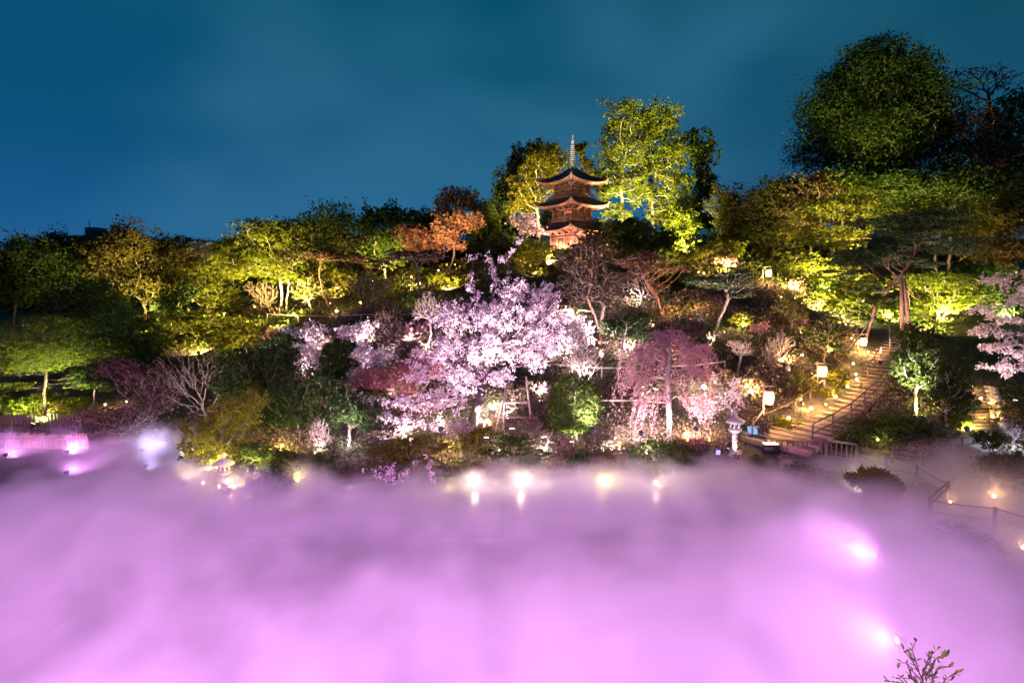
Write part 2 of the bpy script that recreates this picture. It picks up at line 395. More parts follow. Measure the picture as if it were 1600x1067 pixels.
# ---------------------------------------------------------------- ground and water
def m_ground():
    m = bpy.data.materials.new('soil'); m.use_nodes = True; t = m.node_tree; b = t.nodes['Principled BSDF']; b.inputs['Roughness'].default_value = .95
    g = N(t, 'ShaderNodeTexCoord')
    n1 = N(t, 'ShaderNodeTexNoise'); n1.inputs['Scale'].default_value = .35; n1.inputs['Detail'].default_value = 8; n1.inputs['Roughness'].default_value = .7
    n2 = N(t, 'ShaderNodeTexNoise'); n2.inputs['Scale'].default_value = 5; n2.inputs['Detail'].default_value = 8
    for n in (n1, n2): t.links.new(g.outputs['Object'], n.inputs['Vector'])
    r1 = ramp(t, [(.35, (.045, .05, .018)), (.5, (.08, .065, .04)), (.65, (.12, .09, .065))]); r2 = ramp(t, [(.3, (.45, .45, .45)), (.7, (1.3, 1.3, 1.3))])
    t.links.new(n1.outputs[0], r1.inputs[0]); t.links.new(n2.outputs[0], r2.inputs[0])
    mx = N(t, 'ShaderNodeMix', data_type='RGBA', blend_type='MULTIPLY'); mx.inputs['Factor'].default_value = 1
    t.links.new(r1.outputs[0], mx.inputs['A']); t.links.new(r2.outputs[0], mx.inputs['B']); t.links.new(mx.outputs['Result'], b.inputs['Base Color'])
    bp = N(t, 'ShaderNodeBump'); bp.inputs['Strength'].default_value = .8; bp.inputs['Distance'].default_value = .15; t.links.new(n2.outputs[0], bp.inputs['Height']); t.links.new(bp.outputs[0], b.inputs['Normal'])
    return m
def grid_mesh(name, xs, ys, zf, m):
    X, Y = np.meshgrid(xs, ys); Z = zf(X.ravel(), Y.ravel()); nx, ny = len(xs), len(ys)
    i = np.arange(nx * ny).reshape(ny, nx); q = np.stack([i[:-1, :-1], i[:-1, 1:], i[1:, 1:], i[1:, :-1]], -1).reshape(-1, 4)
    return npmesh(name, np.c_[X.ravel(), Y.ravel(), Z], [q], m, True)
xs = np.concatenate([[-900, -500, -300, -200], np.arange(-150, -60, 5), np.arange(-60, 62, .75), np.arange(65, 155, 5), [200, 300, 500, 900]])
ys = np.concatenate([[-300, -100, -30, -10], np.arange(1, 70, .6), np.arange(70, 130, 2), [140, 160, 190, 230, 300, 500, 900]])
tag(link('ground', grid_mesh('ground', xs, ys, height, m_ground())), kind='structure')
def m_water():
    m = bpy.data.materials.new('pond_water'); m.use_nodes = True; t = m.node_tree; b = t.nodes['Principled BSDF']
    b.inputs['Base Color'].default_value = (.012, .02, .022, 1); b.inputs['Roughness'].default_value = .4; b.inputs['IOR'].default_value = 1.33
    g = N(t, 'ShaderNodeTexCoord'); n = N(t, 'ShaderNodeTexNoise'); n.inputs['Scale'].default_value = 2.2; n.inputs['Detail'].default_value = 3; t.links.new(g.outputs['Object'], n.inputs['Vector'])
    bp = N(t, 'ShaderNodeBump'); bp.inputs['Strength'].default_value = .25; bp.inputs['Distance'].default_value = .03; t.links.new(n.outputs[0], bp.inputs['Height']); t.links.new(bp.outputs[0], b.inputs['Normal'])
    return m
w = MB(); w.add([(-75, 2, 0), (22, 2, 0), (22, 38, 0), (-75, 38, 0)], [(0, 1, 2, 3)]); tag(w.build('pond_water', m_water()), kind='structure')
# the paved path on the right bank, laid over the ground
def strip(name, pts, wid, m, dz=.03, n=10, lift=None):
    pts = [Vector(p) for p in pts]; V = []; Fc = []; L = []
    for a, b in zip(pts[:-1], pts[1:]):
        for i in range(n): L.append(a + (b - a) * i / n)
    L.append(pts[-1])
    for i, p in enumerate(L):
        d = (L[min(i + 1, len(L) - 1)] - L[max(i - 1, 0)]); d.z = 0; d.normalize(); s = Vector((d.y, -d.x, 0))
        for k in range(7):
            q = p + s * wid * (k / 6 - .5); V.append((q.x, q.y, H(q.x, q.y) + dz))
    for i in range(len(L) - 1):
        for k in range(6): Fc.append((i * 7 + k, i * 7 + k + 1, (i + 1) * 7 + k + 1, (i + 1) * 7 + k))
    b = MB(); b.add(V, Fc); return tag(b.build(name, m, smooth=True), kind='structure')
M_PATH = mat('path_paving', (.17, .15, .135), .7, .35, 3, .3)
strip('garden_path', [G(1215, 712), G(1310, 722), G(1400, 735), G(1480, 745), G(1555, 790), G(1640, 850), G(1760, 930)], 2.6, M_PATH)
strip('side_path', [G(1440, 738), G(1500, 712), G(1535, 690), G(1532, 672)], 1.8, M_PATH, .045)

# ---------------------------------------------------------------- ground cover on the banks and the slope
def cover(name, n, box, size, leaf, thr, seed, lift=.25, kmax=None, far=60):
    rng = np.random.default_rng(seed); x = rng.uniform(box[0], box[1], n); y = box[2] + (box[3] - box[2]) * rng.uniform(0, 1, n) ** 1.25
    # patches
    f = np.sin(x * .9 + 2 * np.sin(y * .53 + seed)) + np.sin(y * 1.1 + 1.7 * np.sin(x * .61 + seed * 2)) + rng.normal(0, .5, n)
    k = (f > thr) & (pond_sd(x, y) > .25)
    for p in CLEAR: k &= np.hypot(x - p[0], y - p[1]) > p[2]
    x, y = x[k], y[k]; hh = rng.uniform(0, 1, len(x)) ** 1.5; z = height(x, y) + .04 + hh * lift * (1 + .5 * f[k] - .5 * thr)
    nr = rng.normal(0, .6, (len(x), 3)) + np.array([0, -.35, .55]); s = size * np.clip(y / 35, .7, 2.4)
    V, Q = leaf_quads(rng, np.c_[x, y, z], nr, s[:, None], .5)
    LEAVES[0] += len(Q)
    return tag(link(name, npmesh(name, V, [Q], LM[leaf])), kind='stuff')
CLEAR = []
STAIR = [Vector((13.6, 29.0, 0)), Vector((17.5, 31.9, 0)), Vector((21.9, 35.9, 0)), Vector((27.2, 42, 0)), Vector((31.4, 48.5, 0))]
for a, b in zip(STAIR[:-1], STAIR[1:]):
    for i in range(8): p = a + (b - a) * i / 8; CLEAR.append((p.x, p.y, 1.5))
for pts, wd in (([G(1215, 712), G(1310, 722), G(1400, 735), G(1480, 745), G(1555, 790), G(1640, 850)], 1.5), ([G(1440, 738), G(1500, 712), G(1535, 690), G(1532, 672)], 1.1), ([G(1532, 672), GY(1520, 38)], 1.2)):
    for a, b in zip(pts[:-1], pts[1:]):
        for i in range(8): p = a + (b - a) * i / 8; CLEAR.append((p.x, p.y, wd))
cover('dry_ground_cover', 170000, (-16, 28, 28, 56), .16, 'dry', -.35, 3, .65)
cover('ground_cover', 90000, (-42, 40, 25, 60), .17, 'mid', .1, 5, .5)
cover('olive_ground_cover', 60000, (-42, 44, 26, 70), .18, 'olive', .3, 8, .45)
cover('far_ground_cover', 30000, (-60, 70, 60, 105), .24, 'olive', -.6, 9, .8)
cover('bank_ground_cover', 22000, (12, 34, 8, 31), .14, 'deep', .2, 10, .35)

# ---------------------------------------------------------------- three-storeyed pagoda
M_PAG = mat('pagoda_timber', (.30, .15, .10), .8, .45, 3, .2)
M_PAG2 = mat('pagoda_eaves', (.38, .20, .14), .8, .35, 3, .2)
M_TILE = mat('roof_tile', (.06, .055, .06), .6, .3, 4, .3)
M_SPIRE = mat('spire_metal', (.62, .56, .52), .5, .2, 4)
M_PLAS = mat('plaster', (.5, .44, .38), .9, .2)
PC = GY(893, 84); PZ = 13.9
pag = empty('pagoda', (PC.x, PC.y, PZ), 'three-storeyed wooden pagoda with upturned eaves and pale spire on the hilltop', 'pagoda', rz=R(45 - 7.7) )
def sq_ring(h): return [(-h, -h), (h, -h), (h, h), (-h, h)]
def roof(e, top, ze, rise, lift):
    """curved hipped roof: e eave half size, top half size at the top"""
    ns, ntt = 16, 8; up = MB(); un = MB(); fa = MB()
    def pt(side, s, t, dz=0, ex=0):
        h = (e + ex) + (top - e) * t; z = ze + rise * (t ** 1.45) + lift * (abs(s) ** 3.2) * (1 - t) ** 2 + dz
        a, b = s * h, -h
        c, sn = [(1, 0), (0, 1), (-1, 0), (0, -1)][side]
        return (a * c - b * sn, a * sn + b * c, z)
    for sd in range(4):
        for mb, dz, fl in ((up, 0, 0), (un, -.16, 1)):
            V = []; Fc = []
            for j in range(ntt + 1):
                for i in range(ns + 1):
                    t = j / ntt * (1 if not fl else .62); s = -1 + 2 * i / ns
                    p = pt(sd, s, t, dz, 0)
                    if fl: p = (p[0], p[1], ze + lift * (abs(s) ** 3.2) * (1 - t) ** 2 - .16 + .18 * t)
                    V.append(p)
            for j in range(ntt):
                for i in range(ns):
                    a = j * (ns + 1) + i; q = (a, a + 1, a + ns + 2, a + ns + 1); Fc.append(q if not fl else q[::-1])
            mb.add(V, Fc)
        for i in range(ns):
            s0, s1 = -1 + 2 * i / ns, -1 + 2 * (i + 1) / ns
            a, b = pt(sd, s0, 0), pt(sd, s1, 0)
            fa.beam((a[0], a[1], a[2] - .085), (b[0], b[1], b[2] - .085), .09, .19)
    return up, un, fa, pt
ST = [(3.95, 2.15, 3.72, 1.25, 2.25, 0), (3.75, 1.95, 7.2, 1.2, 2.05, 1), (3.58, 1.75, 10.5, 2.15, .28, 2)]   # eave, wall, eave height, rise, top size
zb = 0
bs = MB(); bs.box((0, 0, -.2), (6.4, 6.4, 1.2)); bs.box((0, 0, .5), (5.8, 5.8, .24)); bs.build('stone_platform', M_STONE, pag)
for e, wl, ze, rise, tp, n in ST:
    z0 = .62 if n == 0 else ST[n - 1][2] + ST[n - 1][3] - .05
    zt = ze + .05
    wb = MB(); wb.box((0, 0, (z0 + zt) / 2), (wl * 2 - .12, wl * 2 - .12, zt - z0)); wl_o = wb.build('wall', M_PAG, pag)
    for sd in range(4):
        c, sn = [(1, 0), (0, 1), (-1, 0), (0, -1)][sd]
        def W(a, b, z): return (a * c - b * sn, a * sn + b * c, z)
        for q in range(4):
            a = -wl + 2 * wl * q / 3
            if q == 3: continue
            MB().tube([W(a, -wl, z0), W(a, -wl, zt - .5)], .13, 8).build('column', M_PAG2, pag)
        tb = MB()
        for zz in (z0 + .25, zt - .95, zt - .55): tb.beam(W(-wl - .1, -wl - .02, zz), W(wl + .1, -wl - .02, zz), .14, .13)
        tb.build('tie_beam', M_PAG2, pag)
        hgt = (zt - .95) - (z0 + .3)
        if hgt > .5:
            MB().beam(W(-wl / 3 + .16, -wl + .03, z0 + .3 + hgt / 2), W(wl / 3 - .16, -wl + .03, z0 + .3 + hgt / 2), .12, hgt - .1).build('door', M_WOOD, pag)
            for s in (-1, 1):
                wf = MB()
                for k in range(7): xx = s * wl * 2 / 3 + (k - 3) * wl * .075; wf.beam(W(xx, -wl + .02, z0 + .4), W(xx, -wl + .02, z0 + hgt), .06, .05)
                o_ = wf.build('lattice_window', M_PAG2, pag); o_['kind'] = 'stuff'
        # three stepped bracket complexes on the four columns of the side
        for q in range(4):
            a = -wl + 2 * wl * q / 3; bk = MB()
            for lv in range(3):
                out = .25 + .36 * lv; zz = zt - .52 + lv * .2
                bk.beam(W(a, -wl + .1, zz), W(a, -wl - out, zz), .13, .12)
                bk.beam(W(a - .3 - .06 * lv, -wl - out + .05, zz + .1), W(a + .3 + .06 * lv, -wl - out + .05, zz + .1), .11, .1)
                for s in (-1, 0, 1): bk.box(W(a + s * (.26 + .05 * lv), -wl - out + .05, zz + .19), (.13, .13, .09))
            bk.build('bracket', M_PAG2, pag)
        if n > 0:   # balcony with railing
            bal = MB(); bw = wl + .42; zz = z0 + .22
            bal.beam(W(-bw, -bw, zz - .12), W(bw, -bw, zz - .12), .3, .1)
            for hz in (.2, .42): bal.beam(W(-bw - .15, -bw, zz + hz), W(bw + .15, -bw, zz + hz), .06, .06)
            for k in range(9): xx = -bw + 2 * bw * k / 8; bal.beam(W(xx, -bw, zz - .1), W(xx, -bw, zz + .4), .05, .05)
            bal.build('balcony_railing', M_PAG2, pag)
    up, un, fa, pt = roof(e, tp, ze, rise, .62)
    rf = up.build('roof', M_TILE, pag, smooth=True); un.build('soffit', M_PAG2, rf, smooth=True); fa.build('eave_board', M_PAG2, rf)
    ra = MB(); ri = MB()
    for sd in range(4):
        for k in range(29):
            s = -1 + 2 * (k + .5) / 29; p = pt(sd, s, 0, -.24); q = pt(sd, s * e * .98 / e, .45, 0); q = (q[0], q[1], ze - .24 + .05)
            ra.beam(p, q, .075, .09)
        for k in range(25):      # tile ribs on the slope
            s = -1 + 2 * (k + .5) / 25
            for j in range(4): ri.beam(pt(sd, s, j / 4, .035), pt(sd, s, (j + 1) / 4, .035), .09, .07)
    r1 = ra.build('rafter_row', M_PAG, rf); r1['kind'] = 'stuff'; r2 = ri.build('tile_rib_row', M_TILE, rf); r2['kind'] = 'stuff'
    for sd in range(4):
        hp = MB(); pts = [pt(sd, 1, j / 8, .1) for j in range(9)]; hp.tube(pts, .13, 6); hp.box(pts[0], (.3, .3, .3)); hp.build('hip_ridge', M_TILE, rf)
        p = pt(sd, 1, 0, -.5); b = MB(); b.lathe([(.02, .25), (.05, .2), (.1, .05), (.12, -.12), (.13, -.15)], 8, (p[0] * .97, p[1] * .97, p[2])); b.build('wind_bell', M_SPIRE, rf)
za = ST[2][2] + ST[2][3]
sp = MB(); sp.box((0, 0, za + .12), (.75, .75, .34)); sp.lathe([(.34, .28), (.36, .4), (.2, .55), (.28, .62), (.3, .68)], 10, (0, 0, za)); sp.tube([(0, 0, za + .2), (0, 0, za + 4.75)], [.14, .09], 8)
spo = sp.build('spire', M_SPIRE, pag, smooth=False)
for k in range(9):
    z = za + .98 + k * .28; r = .46 - k * .02
    MB().lathe([(.07, -.05), (r, -.06), (r, .06), (.07, .05)], 14, (0, 0, z)).build('spire_ring', M_SPIRE, spo)
MB().lathe([(.05, 0), (.22, .12), (.26, .32), (.12, .6), (.05, .75)], 10, (0, 0, za + 3.5)).build('water_flame', M_SPIRE, spo)
MB().lathe([(.03, 0), (.13, .08), (.13, .16), (.03, .26), (.11, .34), (.11, .42), (.0, .62)], 10, (0, 0, za + 4.25)).build('jewel', M_SPIRE, spo)

# ---------------------------------------------------------------- far building on the left horizon
M_CONC = mat('far_concrete', (.05, .055, .07), .9, .2)
bp_ = P3(146, 372, 190); far = empty('apartment_building', (bp_.x, 190, 12), 'dark distant block with a roof mast beyond the trees on the left', 'building')
MB().box((0, 0, 6.4), (9, 12, 15.6)).build('wall', M_CONC, far); MB().box((1.3, 0, 15.6), (4.2, 5, 3)).build('roof_tank', M_CONC, far); MB().box((-9, 2, 5.0), (9.1, 12, 14)).build('wing', M_CONC, far)
MB().tube([(-1, 0, 14), (-1, 0, 19.5)], .12, 6).build('mast', M_CONC, far)
# ---------------------------------------------------------------- garden stairs
M_NOSE = mat('lit_nosing', (.38, .29, .19), .8, .4, 6, .2)  # paler than the treads: lamplight on the step edges put into the colour
def poly_at(pts, s):
    for a, b in zip(pts[:-1], pts[1:]):
        L = (b - a).length
        if s <= L: return a + (b - a) * (s / L), (b - a) / L
        s -= L
    return pts[-1], (pts[-1] - pts[-2]).normalized()
SL = sum((b - a).length for a, b in zip(STAIR[:-1], STAIR[1:]))
NST = 34; SW = 2.9
ZS = [(0, P3(1225, 697, 29).z)] ; ZT = P3(1386, 515, 48.5).z
def stair_z(s):
    prof = [(0, 1.45), (4.9, P3(1278, 657, 31.9).z), (10.9, P3(1340, 610, 35.9).z), (19.0, P3(1378, 556, 42).z), (SL, ZT)]
    for (a, za), (b, zb2) in zip(prof[:-1], prof[1:]):
        if s <= b: return za + (zb2 - za) * (s - a) / (b - a)
    return ZT
st = empty('garden_stairs', (STAIR[0].x, STAIR[0].y, stair_z(0)), 'long timber edged garden stairs climbing past paper lanterns to the right', 'stairs')
so = Vector(st.location)
for i in range(NST):
    s = SL * i / NST; p, d = poly_at(STAIR, s + SL / NST / 2); z = stair_z(s + .3); n = Vector((d.y, -d.x, 0)); ang = math.atan2(d.y, d.x)
    rot = Matrix.Rotation(ang, 3, 'Z'); w_ = SW * (1 if i > 3 else 1.25)
    b = MB(); b.box((p.x - so.x, p.y - so.y, z - .16 - so.z), (SL / NST * 1.12, w_, .32), rot); b.build('step', M_TREAD, st)
    e = MB(); q = p - d * (SL / NST * .5); e.tube([(q.x - n.x * w_ / 2 - so.x, q.y - n.y * w_ / 2 - so.y, z - .035 - so.z), (q.x + n.x * w_ / 2 - so.x, q.y + n.y * w_ / 2 - so.y, z - .035 - so.z)], .075, 7); e.build('nosing_log', M_NOSE, st)
rng0 = random.Random(4)
def rock(rng, r, sq=.7):
    m = MB(); k = 8; prof = [(.35, -.5), (.9, -.3), (1, .05), (.75, .45), (.3, .62)]
    ph = rng.uniform(0, 6); V0 = len(m.v); m.lathe([(a * r, b * r * sq) for a, b in prof], k)
    m.v = [(x * rng.uniform(.8, 1.2), y * rng.uniform(.8, 1.2), z * rng.uniform(.85, 1.15)) for x, y, z in m.v]; return m
border = empty('stone_border', (STAIR[0].x, STAIR[0].y, stair_z(0)), 'rough stone edging along the lantern side of the long stairs', 'stone edging')
for i in range(40):
    s = SL * (i + .5) / 40; p, d = poly_at(STAIR, s); n = Vector((d.y, -d.x, 0)); q = p - n * (SW / 2 + .22)
    m = rock(rng0, rng0.uniform(.26, .42)); m.build('stone', M_ROCK, border, (q.x - so.x, q.y - so.y, stair_z(s) + .05 - so.z))
def railing(name, label, cat, pts, hgt=.9, rails=(1.0,), pr=.05, rr=.035, m=None, first=0, step=1, sag=0, rail_mat=None, group=None, lower=None):
    """posts at pts (on the ground), rails between them; each post and each rail is a part"""
    m = m or M_FENCE; root = empty(name, pts[0], label, cat, group); o = Vector(pts[0])
    pm = MB().tube([(0, 0, -.25), (0, 0, hgt)], pr, 8).mesh('post', m)
    for p in pts: link('post', pm, root, Vector(p) - o)
    for h in rails:
        for a, b in zip(pts[:-1], pts[1:]):
            a = Vector(a) - o + Vector((0, 0, hgt * h)); b = Vector(b) - o + Vector((0, 0, hgt * h))
            L = [a + (b - a) * i / 4 - Vector((0, 0, sag * (1 - (i / 2 - 1) ** 2))) for i in range(5)]
            MB().tube(L if sag else [a, b], rr, 7).build('rail', rail_mat or m, root)
    return root
def on_stair(s, off, dz=0):
    p, d = poly_at(STAIR, s); n = Vector((d.y, -d.x, 0)); return Vector((p.x + n.x * off, p.y + n.y * off, stair_z(s) + dz))
railing('handrail', 'wooden handrail on the lantern side of the lower stairs', 'handrail', [on_stair(s, -SW / 2 + .1) for s in (.3, 2.6, 4.9, 7.2, 9.4)], .95, (1.0,), .055, .045)
railing('handrail', 'two-bar wooden handrail on the shrub side of the lower stairs', 'handrail', [on_stair(s, SW / 2 - .05) for s in (1.2, 3.4, 5.6, 7.8, 10.0, 12.2)], 1.0, (1.0, .5), .055, .04)
railing('handrail', 'pale handrail running up the middle of the upper stairs', 'handrail', [on_stair(s, .25) for s in (11.2, 13.5, 15.8, 18.2)], .95, (1.0,), .055, .045, M_WOOD)
railing('handrail', 'topmost handrail where the long stairs vanish under maple leaves', 'handrail', [on_stair(s, .7) for s in (19.5, 21.8, 24.4)], .95, (1.0,), .05, .04, M_WOOD)
# second, narrow flight on the right
a0, a1 = G(1532, 670), GY(1520, 37.5); st2 = empty('garden_stairs', a0, 'short narrow flight of log steps beside the blossom on the right', 'stairs'); ln = a1 - a0; ln.z = 0
for i in range(13):
    p = a0 + ln * (i / 13); z = a0.z + (P3(1522, 606, 37.5).z - a0.z) * i / 13 + .05
    b = MB(); b.box((p.x - a0.x, p.y - a0.y, z - a0.z - .12), (1.9, ln.length / 13 * 1.1, .26)); b.build('step', M_TREAD, st2)
    MB().tube([(p.x - a0.x - .95, p.y - a0.y - .2, z - a0.z - .02), (p.x - a0.x + .95, p.y - a0.y - .2, z - a0.z - .02)], .06, 7).build('nosing_log', M_WOOD, st2)
cw = empty('stone_kerb', a0, 'pale stone kerb sloping down the right side of the narrow steps', 'kerb')
for i in range(9):
    p = a0 + ln * (i / 9) + Vector((1.15, 0, 0)); z = (P3(1522, 606, 37.5).z - a0.z) * i / 9 + .12
    b = MB(); b.box((p.x - a0.x, p.y - a0.y, z), (.34, ln.length / 9 * .97, .42)); b.build('stone', M_STONE, cw)
# deck rail at the foot of the stairs
def deck_fence():
    A = [G(1196, 713), G(1238, 716), G(1290, 717), G(1338, 722)]
    r = railing('deck_fence', 'wooden balustrade with flat top rail below the foot of the stairs', 'fence', A, .85, (.12,), .07, .035)
    o = Vector(A[0])
    for a, b in zip(A[:-1], A[1:]):
        a = a - o; b = b - o; MB().beam(a + Vector((0, 0, .87)), b + Vector((0, 0, .87)), .14, .09).build('top_rail', M_WOOD, r)
        n = int((b - a).length / .22)
        for i in range(1, n):
            p = a + (b - a) * i / n; MB().box(p + Vector((0, 0, .45)), (.05, .05, .74)).build('baluster', M_FENCE, r)
deck_fence()
railing('path_fence', 'thin two-rail fence between the misty pond and the paved path', 'fence', [G(*p) for p in ((1337, 727), (1383, 742), (1431, 762), (1480, 793))], .95, (.95, .5), .055, .025, sag=.03)
railing('path_fence', 'low two-rail fence dropping to the lower right corner of the path', 'fence', [G(*p) for p in ((1452, 818), (1552, 834), (1612, 850), (1700, 872))], .95, (.95, .5), .07, .025, sag=.03)
railing('path_fence', 'short thick-railed fence section beside the small ground lamp', 'fence', [G(*p) for p in ((1451, 820), (1479, 793))], 1.05, (.97, .7), .07, .04)
railing('path_fence', 'dark rope fence along the far side of the paved path', 'fence', [G(*p) for p in ((1394, 726), (1439, 732), (1488, 755), (1549, 766), (1612, 772))], 1.0, (.95, .45), .06, .025, sag=.03)
railing('path_fence', 'dark fence branching off towards the narrow steps', 'fence', [G(*p) for p in ((1396, 722), (1420, 718), (1462, 714), (1502, 711), (1536, 705))], .9, (.95, .5), .055, .025)
# bamboo barriers across the planted slope
def bamboo(label, pts, hgt=.75, nmid=1, up=(1.0,)):
    P = [G(*p) for p in pts]; Q = []
    for a, b in zip(P[:-1], P[1:]):
        for i in range(nmid): 
            q = a + (b - a) * i / nmid; Q.append(Vector((q.x, q.y, H(q.x, q.y))))
    Q.append(P[-1]); railing('bamboo_rail', label, 'bamboo rail', Q, hgt, up, .045, .05, M_BAMBOO)
bamboo('long bamboo rail crossing the slope above the left blossom shrubs', [(418, 503), (520, 509), (610, 506), (700, 506)], .8, 2)
bamboo('short bamboo rail behind the crown of the great cherry', [(850, 498), (905, 500), (952, 503)], .8, 1)
bamboo('bamboo rail running past the white bare shrub to the weeping cherry', [(850, 586), (940, 592), (992, 592)], .75, 2)
bamboo('bamboo rail at the right behind the weeping cherry', [(1040, 592), (1086, 590), (1132, 586)], .8, 1)
bamboo('bamboo rail above the silvery shrubs beside the clipped round tree', [(930, 645), (992, 648), (1042, 650)], .75, 1)
# timber props under the great cherry
pb = G(775, 690, 28)
sup = empty('cherry_prop', GY(800, 32), 'pale timber props and crossbar holding up the great cherry', 'tree prop'); o_ = Vector(sup.location)
for (u0, v0, Y0), (u1, v1, Y1) in (((770, 688, 31.5), (796, 592, 33.5)), ((831, 668, 33), (822, 588, 33.5)), ((786, 672, 32.5), (790, 600, 33.5))):
    MB().tube([P3(u0, v0, Y0) - o_, P3(u1, v1, Y1) - o_], .06, 8).build('pole', M_BAMBOO, sup)
for (u0, v0), (u1, v1) in (((772, 630), (826, 628)), ((778, 652), (826, 652))):
    MB().tube([P3(u0, v0, 33.2) - o_, P3(u1, v1, 33.2) - o_], .05, 8).build('crossbar', M_BAMBOO, sup)
sp2 = empty('pine_prop', GY(1412, 43.6), 'two tall timber props under the leaning pine beside the stairs', 'tree prop'); o_ = Vector(sp2.location)
for (u0, v0), (u1, v1) in (((1409, 520), (1408, 436)), ((1421, 520), (1412, 436))): MB().tube([P3(u0, v0, 43.8) - o_, P3(u1, v1, 43.8) - o_], [.14, .12], 9).build('pole', M_REDBARK, sp2)

# ---------------------------------------------------------------- timber piling of the left bank
pl = empty('log_piling', (-30, 34, 0), 'row of upright logs holding the left bank above the lit water', 'log revetment')
rg = random.Random(8)
A_, B_ = Vector((-39, 33.3, 0)), Vector((-25.2, 33.05, 0)); npil = 76; hs = []
pm_ = [MB().tube([(0, 0, -.6), (0, 0, h)], .088, 7).mesh('log', M_WOOD) for h in (.78, .86, .93, .99)]
for i in range(npil):
    p = A_ + (B_ - A_) * (i / (npil - 1)) - Vector((-30, 34, 0)); link('log', pm_[rg.randrange(4)], pl, p)
MB().beam(A_ - Vector((-30, 34, 0)) + Vector((0, -.11, .62)), B_ - Vector((-30, 34, 0)) + Vector((0, -.11, .62)), .07, .09).build('tie_bar', M_FENCE, pl)
pl2 = empty('log_piling', (-30, 35.2, .4), 'second, higher row of short logs set back on the left bank', 'log revetment')
for i in range(60):
    p = Vector((-9 + i * .2, .05 * math.sin(i), .25)); link('log', pm_[rg.randrange(4)], pl2, p)

# ---------------------------------------------------------------- stone lantern, little roofed lantern, signs
def stone_lantern(loc, label, s=1.0, low=False):
    r = empty('stone_lantern', loc, label, 'stone lantern'); hx = 6
    MB().lathe([(.42 * s, -.1), (.42 * s, .1 * s), (.32 * s, .2 * s)], hx).build('base', M_STONE, r)
    z = .2 * s
    if not low:
        MB().lathe([(.15 * s, z), (.13 * s, z + .45 * s), (.17 * s, z + .5 * s), (.13 * s, z + .55 * s), (.15 * s, z + .95 * s)], 12).build('post', M_STONE, r); z += .95 * s
    MB().lathe([(.17 * s, z), (.38 * s, z + .14 * s), (.38 * s, z + .22 * s)], hx).build('platform', M_STONE, r); z += .22 * s
    lb = empty('dummy', loc, None, None); bpy.data.objects.remove(lb)
    fb = MB()
    for k in range(6):
        a = k * math.pi / 3; fb.tube([(.23 * s * math.cos(a), .23 * s * math.sin(a), z), (.23 * s * math.cos(a), .23 * s * math.sin(a), z + .36 * s)], .05 * s, 6)
    fb.lathe([(.25 * s, z), (.25 * s, z + .07 * s)], hx); fb.lathe([(.25 * s, z + .3 * s), (.27 * s, z + .37 * s)], hx); f = fb.build('light_box', M_STONE, r)
    z += .36 * s
    MB().lathe([(.24 * s, z), (.50 * s, z - .02 * s), (.52 * s, z + .06 * s), (.34 * s, z + .17 * s), (.14 * s, z + .3 * s)], hx).build('roof', M_STONE, r); z += .3 * s
    MB().lathe([(.1 * s, z), (.06 * s, z + .05 * s), (.12 * s, z + .14 * s), (.1 * s, z + .22 * s), (0.0, z + .34 * s)], 10).build('finial', M_STONE, r)
    return r
stone_lantern(G(1147, 712), 'tall pale stone lantern at the pond edge left of the stairs', .98)
g_ = G(352, 752, 20); sl = stone_lantern(g_ + Vector((0, 0, .05)), 'squat stone lantern half sunk in mist on the left bank', .95, True)
M_SIGN = mat('sign_panel', (.35, .45, .55), .5, .1); 
def sign(u, v, hgt, w_, h_, label, m):
    g = G(u, v); r = empty('sign_board', g, label, 'sign'); MB().tube([(0, 0, -.1), (0, 0, hgt)], .03, 6).build('post', M_BLACK, r)
    MB().box((0, -.02, hgt), (w_, .05, h_), Matrix.Rotation(-.35, 3, 'X')).build('panel', m, r)
sign(974, 748, .6, .34, .22, 'small black notice board on a stake right of the dark mounded shrub', M_BLACK)
sign(1097, 716, .5, .3, .2, 'small black notice board on a stake by the orange-lit shrubs', M_BLACK)
sign(522, 724, .65, .32, .24, 'small black notice board on a pale stake at the left pond edge', M_BLACK)
sign(1230, 595, .7, .3, .3, 'small grey notice board among brush between the paper lanterns', M_SIGN)
sign(1175, 686, .45, .5, .42, 'pale blue lit panel near the stone lantern', glowmat('blue_panel', (.25, .55, 1), 1.1))
g = G(1203, 716); fb = empty('floodlight_box', g, 'black box floodlight with warm top beside the deck fence', 'floodlight')
MB().box((0, 0, .42), (.75, .35, .5)).build('housing', M_BLACK, fb); MB().box((0, 0, .7), (.7, .3, .06)).build('lens', glowmat('warm_lens', (1, .7, .35), 3), fb)

# ---------------------------------------------------------------- lamps
WARM, YEL, PINK, MAG, WHITE, BLUE, ORG = (1, .57, .22), (1, .77, .20), (1, .73, .81), (.88, .30, .95), (1, .86, .80), (.35, .65, 1), (1, .5, .25)
KP = {YEL: 5.0, ORG: 2.0, PINK: 3.5, WARM: 2.0, MAG: .9, (.92, .36, .96): 2.15}
E_LENS = {}
def lens(col, s=14):
    k = (col, s)
    if k not in E_LENS: E_LENS[k] = glowmat('lamp_glow', col, s)
    return E_LENS[k]
def light(parent, loc, col, power, rad=.12, rot=None, size=None, blend=.7):
    l = bpy.data.lights.new('lamp_light', 'SPOT' if size else 'POINT'); l.energy = power; l.color = col; l.shadow_soft_size = rad
    o = bpy.data.objects.new('lamp_light', l); COL.objects.link(o); o.parent = parent; o.location = loc
    if size: l.spot_size = R(size); l.spot_blend = blend
    if rot is not None: o.rotation_euler = rot
    return o
def vary(col, loc):
    return col if col != YEL else ((1, .70, .20), (1, .78, .20), (1, .84, .28), (.95, .86, .24))[int(abs(loc[0] * 7 + loc[1] * 3)) % 4]
